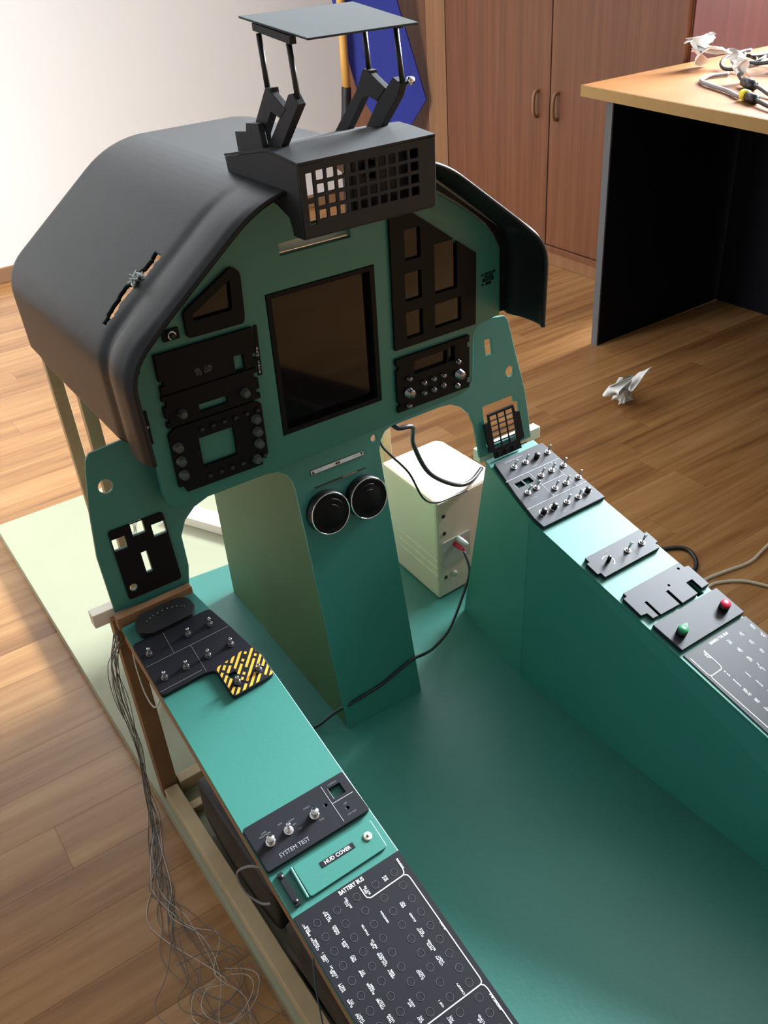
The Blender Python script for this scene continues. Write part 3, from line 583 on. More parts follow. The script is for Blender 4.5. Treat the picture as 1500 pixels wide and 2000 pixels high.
for y in ys:
    off = -0.0045*math.exp(-((y+0.088)/0.013)**2)+0.0022*math.exp(-((y+0.128)/0.022)**2)-0.006*smst(-0.150, -0.168, y)
    for i, q in enumerate(prof):
        a = prof[max(i-1, 0)]; c = prof[min(i+1, n-1)]; d = (c-a).normalized(); nn = Vector((d.y, -d.x))
        # the groove fades out over the flat top
        k = (0.55+0.45*smst(0.25, 0.31, abs(q.x))) if abs(q.x) > 0.16 else max(0.0, (abs(q.x)-0.10)/0.06)*0.55
        lift = 0.010*math.exp(-((y-0.31)/0.05)**2) if q.y < 0.665 else 0
        V.append(Vector((q.x+nn.x*off*k, y, q.y+nn.y*off*k+lift)))
def slot(x, y):
    if not (-0.297 < x < -0.213): return False
    mid = -0.052+0.004*math.sin(x*90); hw = 0.0085+0.0012*math.sin(x*260)+0.0010*math.sin(x*631)-0.003*smst(-0.275, -0.297, x)
    if -0.250 < x < -0.241: hw *= 0.35
    return abs(y-mid) < hw
for j in range(len(ys)-1):
    for i in range(n-1):
        q = (V[j*n+i]+V[(j+1)*n+i+1])/2
        if slot(q.x, q.y) and q.z > 0.78: continue
        if abs(q.x) < 0.080 and q.y < -0.022 and q.z > 0.9: continue
        F.append((j*n+i, j*n+i+1, (j+1)*n+i+1, (j+1)*n+i))
hd = thing('glare_shield', (0, 0.07, 0.655), 'black moulded glare shield hood over the instrument panel', 'hood')
sh = mesh('shell', V, F, HOOD, hd, True)
md = sh.modifiers.new('thickness', 'SOLIDIFY'); md.thickness = 0.005; md.offset = 0
for sg in (1, -1):
    fl_ = [(0.3035, 0.663), (0.3118, 0.663), (0.3145, 0.772), (0.3040, 0.789), (0.2880, 0.803), (0.1380, 0.916), (0.1360, 0.9035), (0.2258, 0.8440), (0.2567, 0.8205), (0.2720, 0.8075), (0.2892, 0.7875), (0.3010, 0.7648)]
    plate('added_gap_lip', P, [(sg*a-(0.0006 if sg < 0 else 0), c) for a, c in fl_], [], -0.0095, -0.0012, HOOD, hd)  # black lip added to hide the lit gap between plate and hood
gl = [tuple(Vector((-0.2455+rnd.uniform(-.011, .011), -0.050+rnd.uniform(-.012, .012), 0.8435+rnd.uniform(-.004, .010)))) for _ in range(30)]
tube('glue_wad', gl, 0.0014, GLUE, hd, 6, sub=4)
# ================================================================== HEAD-UP DISPLAY
hud = thing('head_up_display', (0, -0.11, 0.93), 'black head-up display unit with grille box and folding arms', 'head-up display')
HY = Fr(lambda x, z: (x, -0.200, z), (0, -1, 0))
gh = []
xs = [(-0.0843, -0.0755), (-0.0712, -0.0612), (-0.0573, -0.0475), (-0.0434, -0.0335), (-0.0296, -0.0197), (-0.0158, -0.006), (-0.002, 0.0078), (0.0118, 0.0216), (0.0256, 0.0354), (0.0395, 0.0525), (0.0565, 0.068)]
zs = [(0.9505, 0.9612), (0.9365, 0.9465), (0.9225, 0.9325), (0.9085, 0.9185)]
for i, (a, c) in enumerate(xs):
    if i == 0: gh += [rect(a, 0.9330, c, 0.9600, .0008, 2), rect(a, 0.9040, c, 0.9275, .0008, 2)]; continue
    for z0, z1 in zs: gh.append(rect(a, z0, c, z1, 0.001, 2))
plate('grille_front', HY, [(-0.0920, 0.8915), (0.0920, 0.8915), (0.0935, 0.9710), (-0.0925, 0.9690)], gh, -0.003, 0, HUDB, hud, 0.0005)
def side(xa, xb): # side plates follow the wedge outline
    o_ = [(-0.1965, 0.9690), (-0.1570, 0.9730), (-0.128, 0.9745), (-0.0170, 0.9545), (-0.020, 0.936), (-0.060, 0.928), (-0.140, 0.918), (-0.1660, 0.908), (-0.1720, 0.8915), (-0.1965, 0.8915)]
    fr = Fr(lambda y, z: (xa, y, z), (1, 0, 0)); return plate('side_plate', fr, o_, [], 0, xb-xa, HUDB, hud, 0.0005)
side(-0.0925, -0.0885); side(0.0885, 0.0925)
tp = [(-0.2000, 0.9695), (-0.1570, 0.9735), (-0.128, 0.9750), (-0.0170, 0.9550)]
for (y0, z0), (y1, z1) in zip(tp[:-1], tp[1:]):
    hexa('top_plate', [(-0.0930, y0, z0), (0.0935, y0, z0), (0.0935, y1, z1), (-0.0930, y1, z1), (-0.0930, y0, z0+0.003), (0.0935, y0, z0+0.003), (0.0935, y1, z1+0.003), (-0.0930, y1, z1+0.003)], HUDB, hud)
hexa('bottom_plate', [(-0.0920, -0.1965, 0.8885), (0.0920, -0.1965, 0.8885), (0.0920, -0.171, 0.8885), (-0.0920, -0.171, 0.8885), (-0.0920, -0.1965, 0.8912), (0.0920, -0.1965, 0.8912), (0.0920, -0.171, 0.8912), (-0.0920, -0.171, 0.8912)], HUDB, hud)
pj = box('projector', (-0.012, -0.179, 0.893), (0.085, -0.166, 0.966), BLACK, hud, 0.002)
tube('lens', [(0.012, -0.186, 0.945), (0.012, -0.179, 0.945)], 0.010, GLASS, pj, 16)
for sx, xx in ((-1, -0.0700), (1, 0.0670)):
    fr = Fr(lambda y, z, xx=xx: (xx, y, z), (1, 0, 0))
    if sx < 0:
        rear = [(-0.1120, 1.0370), (-0.1265, 1.0385), (-0.1271, 1.0220), (-0.0945, 0.9859), (-0.0923, 0.9600), (-0.0445, 0.9550), (-0.0800, 1.0010)]
        front = [(-0.1642, 1.0351), (-0.1738, 1.0368), (-0.1840, 1.0266), (-0.1205, 0.9640), (-0.0885, 0.9620), (-0.1467, 1.0172)]
        link = [(-0.1180, 1.0381), (-0.1559, 1.0188), (-0.1399, 1.0084), (-0.1152, 1.0148)]
    else:
        rear = [(-0.1032, 1.0385), (-0.1194, 1.0378), (-0.1150, 1.0094), (-0.0988, 1.0063), (-0.0508, 0.9580), (-0.0192, 0.9530), (-0.0846, 1.0127)]
        front = [(-0.1643, 1.0340), (-0.1800, 1.0278), (-0.1726, 1.0147), (-0.1219, 0.9650), (-0.0914, 0.9620), (-0.1298, 1.0053), (-0.1493, 1.0209)]
        link = [(-0.1120, 1.0380), (-0.1493, 1.0209), (-0.1298, 1.0053), (-0.1122, 1.0094)]
    plate('arm', fr, rear, [], -0.005, 0.005, HUDB, hud, 0.0008); plate('arm', fr, front, [], -0.005, 0.005, HUDB, hud, 0.0008); plate('link', fr, link, [], -0.0056, 0.0030, HUDB, hud, 0.0008)
    ro = Fr(lambda y, z, xx=xx: (xx, y, z), (1, 0, 0))
    for (ya, za, yb, zb) in ((-0.1100, 1.030, -0.1040, 1.0905), (-0.1770, 1.026, -0.1690, 1.0842)):
        tube('rod', [(xx, ya, za), (xx, yb, zb)], 0.0032, BLACK, hud, 10)
    hexa('clamp_bar', [(xx-0.004, -0.1790, 1.0835), (xx+0.004, -0.1790, 1.0835), (xx+0.004, -0.0980, 1.0932), (xx-0.004, -0.0980, 1.0932), (xx-0.004, -0.1790, 1.0908), (xx+0.004, -0.1790, 1.0908), (xx+0.004, -0.0980, 1.1006), (xx-0.004, -0.0980, 1.1006)], HUDB, hud, 0.0005)
tube('bolt', [(0.072, -0.180, 1.030), (0.079, -0.180, 1.030)], 0.0045, CHROME, hud, 10)
v4 = [(-0.0690, -0.2077, 1.0882), (0.0705, -0.2077, 1.0882), (0.0757, -0.0717, 1.1045), (-0.0757, -0.0717, 1.1045)]
hexa('combiner_plate', v4+[(a, c, e+0.0022) for a, c, e in v4], GREYPLATE, hud, 0.0005)
fr = Fr(lambda y, z: (-0.0840, y, z), (1, 0, 0))
plate('step_block', fr, [(-0.0393, 0.9560), (-0.1080, 0.9690), (-0.1009, 1.0001), (-0.0702, 0.9975), (-0.0673, 0.9879), (-0.0372, 0.9844)], [], 0.0, 0.0075, HUDB, hud, 0.0006)
# ================================================================== SWITCH HARDWARE
def toggle_proto(nm, tilt, mt, lean):
    t = thing(nm, tuple(C(0, 0)), 'proto', 'switch')
    return t
def add_toggle(par, x, y, h, tilt=(0, 0), mt=CHROME, nut=CHROME, L=0.0125, sc_=1.0):
    b_ = lathe('toggle_switch', C, x, y, [(0.0052*sc_, h), (0.0052*sc_, h+0.0016), (0.0036*sc_, h+0.0018), (0.0036*sc_, h+0.0045), (0.0026*sc_, h+0.005)], nut, par, 10, False)
    p0 = C(x, y, h+0.004); ex = Vector((1, 0, 0)); ey = C.n.cross(ex); ax = (C.n+ex*tilt[0]+ey*tilt[1]).normalized(); p1 = p0+ax*L*sc_
    V_ = []; F_ = []; e1 = ax.orthogonal().normalized(); e2 = ax.cross(e1); pr = [(0.0013, 0), (0.0016, 0.55), (0.0023, 0.80), (0.0025, 0.90), (0.0021, 0.97), (0.0010, 1.0)]
    for r, q in pr:
        for k in range(8): V_.append(p0+(p1-p0)*q+(e1*math.cos(k*math.pi/4)+e2*math.sin(k*math.pi/4))*r*sc_)
    for i in range(len(pr)-1):
        for k in range(8): F_.append((i*8+k, i*8+(k+1) % 8, (i+1)*8+(k+1) % 8, (i+1)*8+k))
    F_ += [tuple(range(8)), tuple(range(40, 48))]
    mesh('lever', V_, F_, mt, b_, True); return b_
# ---- left front switch panel
LSW = roundpoly([(-0.3862, -0.1245), (-0.2695, -0.1215), (-0.2600, -0.1590), (-0.2500, -0.2062), (-0.2448, -0.2240), (-0.2458, -0.2586), (-0.3094, -0.2630), (-0.3095, -0.2150), (-0.3250, -0.2120), (-0.3862, -0.2150)], 0.006, 3)
t = panelthing('switch_panel', C, LSW, [rect(-0.2995, -0.2375, -0.2885, -0.2290, .002), ], 0.007, 'black toggle switch panel with a yellow hazard striped corner on the left console', 'switch panel')
TL = 0.007
for x, y in [(-0.3720, -0.1500), (-0.3143, -0.1470), (-0.2816, -0.1465), (-0.2732, -0.1900), (-0.3075, -0.1909), (-0.3397, -0.1920), (-0.3709, -0.1930), (-0.2938, -0.2460), (-0.2612, -0.2440)]: add_toggle(t, x, y, TL, (-0.05, 0.10), CHROME, DARKCHROME, 0.0095)
for pts in ([(-0.3845, -0.1662), (-0.2615, -0.1615)], [(-0.3420, -0.1255), (-0.3440, -0.1650)], [(-0.3195, -0.1640), (-0.3207, -0.2110)], [(-0.3850, -0.2090), (-0.3250, -0.2060)]): strip('etched_line', C, pts, 0.0006, TL, FAINT, t)
def clipstripe(a0, w_, region):
    """diagonal band polygon clipped to a convex region"""
    d = Vector((0.70, 0.715)).normalized(); nrm = Vector((-d.y, d.x)); poly = list(region)
    for sgn, off in ((1, a0), (-1, -(a0+w_))):
        out = []
        for i in range(len(poly)):
            p = Vector(poly[i]); q = Vector(poly[(i+1) % len(poly)]); fp = sgn*p.dot(nrm)-off; fq = sgn*q.dot(nrm)-off
            if fp >= 0: out.append((p.x, p.y))
            if fp*fq < 0: r_ = p+(q-p)*(fp/(fp-fq)); out.append((r_.x, r_.y))
        poly = out
        if len(poly) < 3: return None
    return poly
REG = [(-0.3082, -0.2130), (-0.2660, -0.2060), (-0.2512, -0.2085), (-0.2464, -0.2250), (-0.2474, -0.2572), (-0.3080, -0.2615)]
nr = Vector((-0.715, 0.70)).normalized()
vals = [Vector(p).dot(nr) for p in REG]; a = min(vals)+0.001; k = 0
while a < max(vals):
    pg_ = clipstripe(a, 0.0034, REG)
    if pg_:
        # leave the switch holes and break marks free
        ln = strip
        ok = [circ(-0.2938, -0.2460, 0.0068, 14), circ(-0.2612, -0.2440, 0.0068, 14), rect(-0.3000, -0.2380, -0.2880, -0.2285)]
        co = [Vector(p) for p in pg_]
        # cut the band into pieces along its length, skip pieces that hit a switch
        dv = Vector((0.70, 0.715)).normalized(); s0 = min(p.dot(dv) for p in co); s1 = max(p.dot(dv) for p in co); s = s0; m_ = 0
        step = 0.0040; run = []
        while s < s1:
            e = min(s+step, s1); poly = [(p.x, p.y) for p in co]
            for sg, of in ((1, s), (-1, -e)):
                out = []
                for i in range(len(poly)):
                    p = Vector(poly[i]); q = Vector(poly[(i+1) % len(poly)]); fp = sg*p.dot(dv)-of; fq = sg*q.dot(dv)-of
                    if fp >= 0: out.append((p.x, p.y))
                    if fp*fq < 0: r_ = p+(q-p)*(fp/(fp-fq)); out.append((r_.x, r_.y))
                poly = out
                if len(poly) < 3: break
            if len(poly) >= 3:
                c = sum((Vector(p) for p in poly), Vector((0, 0)))/len(poly)
                if not any(inpoly((c.x, c.y), q) for q in ok) and not (random.Random(k*31+m_).random() < 0.10): run.append(poly)
            s = e; m_ += 1
        if run:
            V_ = []; F_ = []
            for poly in run:
                b0 = len(V_); V_ += [C(p[0], p[1], TL+0.0002) for p in poly]; F_.append(tuple(range(b0, b0+len(poly))))
            mesh('hazard_stripe', V_, F_, YELP, t)
    a += 0.0068; k += 1
# ---- oval lamp housing
t = thing('map_lamp', tuple(C(-0.325, -0.099)), 'oval black lamp housing lying at the front of the left console', 'lamp')
ov = roundpoly([(-0.3700, -0.1170), (-0.3560, -0.1260), (-0.2960, -0.1235), (-0.2860, -0.1120), (-0.2880, -0.0960), (-0.3000, -0.0880), (-0.3600, -0.0900), (-0.3700, -0.1000)], 0.004, 3)
plate('housing', C, ov, [], 0.0005, 0.014, BLACK, t, 0.002)
for k in range(10):
    a = 2.6-k*0.25; lathe('rivet', C, -0.328+0.030*math.cos(a), -0.1115+0.013*math.sin(a), [(0.0011, 0.014), (0.0009, 0.0149)], DARKCHROME, t, 8)
# ---- system test panel
ST = roundpoly([(-0.3845, -0.4200), (-0.2465, -0.4195), (-0.2450, -0.4765), (-0.3840, -0.4775)], 0.003, 3)
t = panelthing('system_test_panel', C, ST, [rect(-0.2738, -0.4435, -0.2575, -0.4298), circ(-0.2867, -0.4452, 0.0020, 12), circ(-0.2662, -0.4612, 0.0020, 12)], 0.007, 'charcoal panel reading SYSTEM TEST with two push buttons and a toggle', 'switch panel')
for x, y in ((-0.3643, -0.4500), (-0.3048, -0.4490)):
    b_ = lathe('push_button', C, x, y, [(0.0060, TL), (0.0060, TL+0.0022), (0.0052, TL+0.0026), (0.0047, TL+0.003)], CHROME, t, 18)
    lathe('cap', C, x, y, [(0.0046, TL+0.003), (0.0046, TL+0.0085), (0.0048, TL+0.0090), (0.0048, TL+0.0112), (0.0040, TL+0.0118)], CHROME, b_, 18)
add_toggle(t, -0.3398, -0.4490, TL, (0, 0.12), CHROME, CHROME, 0.0100, 1.15)
strip('etched_line', C, [(-0.2795, -0.4230), (-0.2795, -0.4730)], 0.0007, TL, ETCH, t); strip('etched_line', C, [(-0.2790, -0.4480), (-0.2500, -0.4480)], 0.0007, TL, ETCH, t)
text('printed_title', C, 'SYSTEM TEST', -0.3440, -0.4690, 0.0068, ETCH, t, h=TL+0.0003)
for s, x, y in (('LAMP', -0.3655, -0.4365), ('AND WARN', -0.3655, -0.4395), ('AOA', -0.3445, -0.4370), ('NORM', -0.3310, -0.4400), ('OFF', -0.3305, -0.4460), ('TEST', -0.3270, -0.4540), ('CHECK', -0.3080, -0.4365), ('PUSH', -0.3000, -0.4575), ('COMPASS', -0.2660, -0.4262), ('OFF', -0.2660, -0.4555), ('HYD TEST', -0.2650, -0.4690)): text('printed_word', C, s, x, y, 0.0027, FAINT, t, h=TL+0.0003)
# ---- HUD cover
t = thing('cover_flap', tuple(C(-0.305, -0.506)), 'teal hinged flap labelled HUD COVER with a round latch', 'cover')
plate('flap', C, roundpoly([(-0.3570, -0.4850), (-0.2510, -0.4850), (-0.2520, -0.5225), (-0.3570, -0.5240)], 0.004, 3), [], 0.0006, 0.0034, TEAL, t, 0.0008)
beam('hinge', tuple(C(-0.3592, -0.4850, 0.0028)), tuple(C(-0.3600, -0.5235, 0.0028)), 0.0032, 0.0045, TEAL, t, tuple(C.n))
plate('label_plate', C, rect(-0.3288, -0.5041, -0.2841, -0.4972), [], 0.0036, 0.0040, PANEL, t)
text('printed_title', C, 'HUD COVER', -0.3065, -0.5008, 0.0062, PRINT, t, h=0.0043, bold=0.015)
lk = lathe('latch', C, -0.2650, -0.5010, [(0.0052, 0.0035), (0.0052, 0.0048), (0.0040, 0.0052), (0.0020, 0.0054)], WHITEWOOD, t, 18)
lathe('latch_core', C, -0.2650, -0.5010, [(0.0019, 0.0055), (0.0015, 0.0062)], DARKCHROME, lk, 12)
t = thing('latch_bar', tuple(C(-0.373, -0.504)), 'short black bar with two screws beside the HUD cover flap', 'bar')
plate('bar', C, rect(-0.3763, -0.5245, -0.3697, -0.4833), [], 0.0006, 0.0040, PANEL, t, 0.0006)
for y in (-0.4885, -0.5195): lathe('screw', C, -0.3730, y, [(0.0026, 0.0041), (0.0024, 0.0052)], BLACK, t, 12)
# ---- battery bus
t = panelthing('battery_bus_panel', C, rect(-0.3845, -1.14, -0.2436, -0.5322), [], 0.0018, 'charcoal circuit breaker sheet titled BATTERY BUS on the left console', 'breaker panel', b=0.0003)
text('printed_title', C, 'BATTERY BUS', -0.3122, -0.5373, 0.0066, PRINT, t, h=0.0021, xs=0.80, bold=0.018)
px = [-0.3655, -0.3398, -0.3140, -0.2884, -0.2626]
ring = strip('breaker_ring', C, [(px[0]+0.0040*math.cos(2*math.pi*i/24), -0.5502+0.0040*math.sin(2*math.pi*i/24)) for i in range(24)], 0.0005, 0.0018, RING, t, True)
for j in range(30):
    for i in range(5):
        if i == 0 and j == 0: continue
        if j == 9 and i < 4 and False: continue
        o = ring.copy(); COL.objects.link(o); o.parent = t; o.location = C(px[i], -0.5502-0.01675*j)-C(px[0], -0.5502)
LAB = {(0, 0): 'EMER BAT\nPWR', (0, 1): 'CAUTION\nPANEL', (0, 2): 'DISP\nCONT 1', (0, 3): 'FUEL\nCOMP LH', (0, 4): 'HYDR\nIND 1', (0, 5): 'FLAPS\nSYS', (0, 6): 'LH LDG\nLIGHT', (0, 7): 'FUEL\nPUMP',
       (1, 0): 'BAT BUS\nRELAY', (1, 1): 'AURAL\nWARN', (1, 2): 'EFIS\nCONT 1', (1, 3): 'PRES\nFCU', (1, 4): 'TEMP\nSYS', (1, 5): 'RUDDER\nTRIM', (1, 6): 'STROBE\nLIGHT', (1, 7): 'TAXI\nLIGHT', (1, 8): 'FIRE\nDET',
       (2, 0): 'FCU\nBATTERY', (2, 2): 'STARTER', (2, 3): 'FUEL\nPMP LH', (2, 4): 'LDG GEAR\nHANDLE', (2, 5): 'AIRELV\nTRIM', (2, 7): 'INT\nLIGHT', (2, 8): 'OXY\nSYS',
       (3, 0): 'GEN\nBUS TIE', (3, 2): 'IGNITION', (3, 6): 'FLOOD\nLIGHT', (3, 8): 'VHF 1', (3, 9): 'SEAT\nADJ', (4, 0): 'BAT\nBUS', (4, 2): 'GEN\nFLD', (4, 3): 'GUARD', (4, 4): 'FLIGHT\nIDLE', (4, 5): 'INSTR\nBLOWER', (4, 6): 'UTILITY\nLIGHT', (4, 8): 'CANOPY', (4, 10): 'AIR\nCOND'}
for (i, j), s in LAB.items(): text('printed_label', C, s, px[i]-0.0122+(0.001 if '\n' not in s else 0), -0.5502-0.01675*j, 0.0032, PRINT, t, rot=math.pi/2, h=0.0021, bold=0.004)
BL = 0.0011
strip('printed_line', C, roundpoly([(-0.3050, -0.5425), (-0.3046, -0.5590), (-0.2522, -0.5582), (-0.2514, -0.5400)], 0.006)[5:-5] if False else [(-0.3050, -0.5425), (-0.3049, -0.5530), (-0.3042, -0.5565), (-0.3015, -0.5586), (-0.2990, -0.5590), (-0.2560, -0.5580), (-0.2530, -0.5560), (-0.2518, -0.5520), (-0.2514, -0.5400)], BL, 0.0018, PRINT, t)
strip('printed_line', C, [(-0.2545, -0.5582), (-0.2516, -0.5600), (-0.2505, -0.5640), (-0.2500, -0.6870), (-0.2508, -0.6905), (-0.2535, -0.6922), (-0.3845, -0.6916)], BL, 0.0018, PRINT, t)
strip('printed_line', C, [(-0.2530, -0.6924), (-0.2505, -0.6950), (-0.2497, -0.6990), (-0.2497, -1.10)], BL, 0.0018, PRINT, t)
for s, y in (('EMER BUS', -0.5455), ('28 VDC', -0.625), ('AVIONIC BUS', -0.713)): text('printed_label', C, s, -0.2508, y, 0.0030, PRINT, t, rot=math.pi/2, h=0.0024, bold=0.012)
# ---- right front switch panel
RSW = [(0.2775, -0.0897), (0.3862, -0.0897), (0.3882, -0.2400), (0.2519, -0.2400), (0.2510, -0.2180), (0.2600, -0.1650)]
t = panelthing('switch_panel', C, RSW, [rect(0.2745, -0.1545, 0.2890, -0.1440), rect(0.2925, -0.1545, 0.3078, -0.1435)], 0.007, 'large grey toggle switch panel at the front of the right console', 'switch panel')
for x, y in [(0.3005, -0.1140), (0.3260, -0.1140), (0.3765, -0.1140), (0.3280, -0.1510), (0.3520, -0.1510), (0.3785, -0.1510), (0.2805, -0.1705), (0.3005, -0.1690), (0.3275, -0.1850), (0.3525, -0.1850), (0.3810, -0.1850), (0.3225, -0.2185), (0.3475, -0.2190)]: add_toggle(t, x, y, TL, (0.42, 0.10), CHROME, CHROME, 0.0125)
for x, y in [(0.2730, -0.2170), (0.2962, -0.2170), (0.3707, -0.2170), (0.3520, -0.1135)]:
    kb = lathe('rotary_knob', C, x, y, [(0.0045, TL), (0.0045, TL+0.008), (0.0036, TL+0.009)], BLACK, t, 14)
    if y < -0.2: strip('dial_arc', C, [(x+0.0072*math.cos(a_), y+0.0072*math.sin(a_)) for a_ in [-0.6+0.32*q for q in range(15)]], 0.0010, TL, PRINT, t)
strip('slot_groove', C, [(0.2925, -0.0985), (0.3335, -0.0985)], 0.0032, TL, BLACK, t)
for pts in ([(0.2650, -0.1340), (0.3865, -0.1340)], [(0.3140, -0.1345), (0.3140, -0.1985)], [(0.3650, -0.1345), (0.3650, -0.1985)], [(0.2545, -0.1985), (0.3872, -0.1985)], [(0.3145, -0.1680), (0.3645, -0.1680)]): strip('etched_line', C, pts, 0.0008, TL, ETCH, t)
for s, x, y in (('LIGHTS', 0.335, -0.128), ('ANTI ICE', 0.340, -0.142), ('FUEL', 0.338, -0.176), ('OXYGEN', 0.282, -0.184), ('AIR COND', 0.3, -0.2315), ('TEMP', 0.355, -0.2315), ('PITOT', 0.377, -0.139)): text('printed_word', C, s, x, y, 0.0036, FAINT, t, h=TL+0.0003)
# ---- right small three-switch panel
def eared(x0, y0, x1, y1, ex, ey): return [(x0+ex, y0), (x1-ex, y0), (x1-ex, y0+ey), (x1, y0+ey), (x1, y1-ey), (x1-ex, y1-ey), (x1-ex, y1), (x0+ex, y1), (x0+ex, y1-ey), (x0, y1-ey), (x0, y0+ey), (x0+ex, y0+ey)]
t = panelthing('switch_panel', C, roundpoly(eared(0.2575, -0.3630, 0.3905, -0.3200, 0.0062, 0.0095), 0.0008, 2), [], 0.007, 'narrow grey panel with one rotary and two toggles on the right console', 'switch panel')
lathe('rotary_knob', C, 0.2910, -0.3425, [(0.0030, TL), (0.0030, TL+0.010), (0.0022, TL+0.011)], BLACK, t, 12)
strip('dial_arc', C, [(0.2915+0.0095*math.cos(a_), -0.3425+0.0095*math.sin(a_)) for a_ in [-1.3+0.3*q for q in range(13)]], 0.0012, TL, PRINT, t)
for x in (0.3330, 0.3650): add_toggle(t, x, -0.3425, TL, (0.42, 0.10), CHROME, CHROME, 0.0135)
for s, x, y in (('INSTRUMENT', 0.300, -0.327), ('FLOOD', 0.283, -0.356), ('NORM', 0.335, -0.357)): text('printed_word', C, s, x, y, 0.0034, FAINT, t, h=TL+0.0003)
# ---- right blank plate with slots
B3 = [(0.2655, -0.3985), (0.3870, -0.3995), (0.3870, -0.4095), (0.3960, -0.4110), (0.3960, -0.4520), (0.3790, -0.4525), (0.3790, -0.4330), (0.3660, -0.4330), (0.3660, -0.4560), (0.3305, -0.4570), (0.3305, -0.4290), (0.3255, -0.4290), (0.3255, -0.4560), (0.2855, -0.4550), (0.2855, -0.4270), (0.2810, -0.4270), (0.2810, -0.4545), (0.2700, -0.4540), (0.2690, -0.4430), (0.2580, -0.4415), (0.2580, -0.4060), (0.2655, -0.4050)]
t = panelthing('blank_panel', C, B3, [circ(0.3384, -0.4228, 0.0018, 10), circ(0.3770, -0.4076, 0.0020, 10)], 0.006, 'grey slotted blank plate without switches on the right console', 'panel')
# ---- emergency buttons panel
t = panelthing('button_panel', C, [(0.2600, -0.4622), (0.3985, -0.4632), (0.3990, -0.5155), (0.2630, -0.5145)], [], 0.007, 'grey panel with one green and one red button on the right console', 'switch panel')
for x, y, mt, nm in ((0.2850, -0.4935, GREENP, 'green_button'), (0.3772, -0.4945, REDP, 'red_button')):
    c_ = lathe('button_base', C, x, y, [(0.0078, TL), (0.0078, TL+0.008)], BLACK, t, 20)
    lathe(nm, C, x, y, [(0.0076, TL+0.0081), (0.0076, TL+0.0105), (0.0066, TL+0.0120)], mt, c_, 20)
    if nm[0] == 'g': plate('pointer', C, [(x+0.0045, y-0.004), (x+0.0125, y+0.004), (x+0.0025, y+0.0062)], [], TL+0.0081, TL+0.0120, mt, c_)
# ---- generator bus sheet
t = panelthing('generator_bus_panel', C, [(0.2625, -0.5195), (0.3992, -0.5195), (rx(0.3850, -1.14), -1.14), (rx(0.2440, -1.14), -1.14)], [], 0.0015, 'grey purple breaker sheet titled GENERATOR BUS on the right console', 'breaker panel', b=0.0003)
text('printed_title', C, 'GENERATOR BUS', 0.3305, -0.5262, 0.0056, PRINT, t, h=0.0018, xs=0.9, bold=0.02)
strip('printed_line', C, [(0.2670, -0.5285), (0.2675, -0.5590), (0.2690, -0.5622), (0.2720, -0.5634), (0.2910, -0.5632), (0.2940, -0.5615), (0.2952, -0.5580), (0.2948, -0.5290)], BL, 0.0015, PRINT, t)
strip('printed_line', C, [(0.2700, -0.5640), (0.2685, -0.5665), (0.2684, -0.5700), (0.2730, -0.6700), (0.2800, -0.95)], BL, 0.0015, PRINT, t)
GL = [('EMER\nGEN PWR', 0.2920, -0.5370), ('PITOT\nHEAT', 0.3399, -0.5381), ('ICE\nLIGHT', 0.3665, -0.5381), ('STALL\nWARN', 0.3925, -0.5381), ('FUEL\nPMP RH', 0.3935, -0.5555), ('GEN\nCONT', 0.3414, -0.5553), ('TAXI\nLIGHT', 0.3680, -0.5553), ('AUX\nPUMP', 0.3685, -0.5730), ('PROBE\nHEAT', 0.3418, -0.5726), ('AFT\nCONT PNL', 0.3435, -0.5900), ('BUS TIE', 0.2930, -0.5720), ('COM 2', 0.3178, -0.5890), ('INVERTER', 0.2930, -0.5896), ('RECORD', 0.3200, -0.6062), ('ENGINE\nOIL TEMP', 0.2930, -0.6066), ('DME\nXPDR', 0.2940, -0.6226), ('RADIO\nALT', 0.2950, -0.6390), ('NAV 2', 0.3705, -0.5900), ('ADF', 0.3455, -0.6075), ('SEAT', 0.3955, -0.5740), ('TRIM', 0.3210, -0.6230)]
for s, x, y in GL: text('printed_label', C, s, x, y, 0.0031, PRINT, t, rot=math.pi/2, h=0.0018, bold=0.004)
# ================================================================== SUBWOOFER AND CABLES
sw = thing('subwoofer', (0.335, 0.15, 0.031), 'ivory plastic subwoofer box with red plug seen through the right leg opening', 'speaker')
Zs = 0.0307
bx = [(0.2565, 0.052), (0.4150, 0.060), (0.4150, 0.235), (0.405, 0.250), (0.2650, 0.246)]
fr = Fr(lambda x, y: (x, y, Zs), (0, 0, 1))
plate('cabinet', fr, bx, [], 0.0, 0.232, IVORY, sw, 0.006)
for k in range(3): hexa('side_rib', [(0.2555, 0.052, 0.085+0.019*k), (0.2570, 0.052, 0.085+0.019*k), (0.2650, 0.190, 0.085+0.019*k), (0.2615, 0.190, 0.085+0.019*k), (0.2555, 0.052, 0.090+0.019*k), (0.2570, 0.052, 0.090+0.019*k), (0.2650, 0.190, 0.090+0.019*k), (0.2615, 0.190, 0.090+0.019*k)], IVORY, sw, 0.001)
SWF = Fr(lambda x, z: (x, 0.052+(x-0.2565)*0.05, z), (0.05, -1, 0))
jp = plate('jack_plate', SWF, rect(0.268, 0.105, 0.340, 0.165, 0.004), [], 0.0, 0.002, GREYPL, sw, 0.0005)
for x, z in ((0.2745, 0.225), (0.2755, 0.185), (0.2760, 0.078)): lathe('screw_hole', SWF, x, z, [(0.0045, 0.0), (0.0040, 0.001)], BLACK, sw, 12)
for x, z in ((0.272, 0.161), (0.272, 0.110)): lathe('screw', SWF, x, z, [(0.0022, 0.002), (0.0018, 0.003)], CHROME, jp, 8)
lathe('audio_plug', SWF, 0.2990, 0.1500, [(0.005, 0.002), (0.005, 0.010), (0.0042, 0.022), (0.0025, 0.030)], REDP, sw, 14)
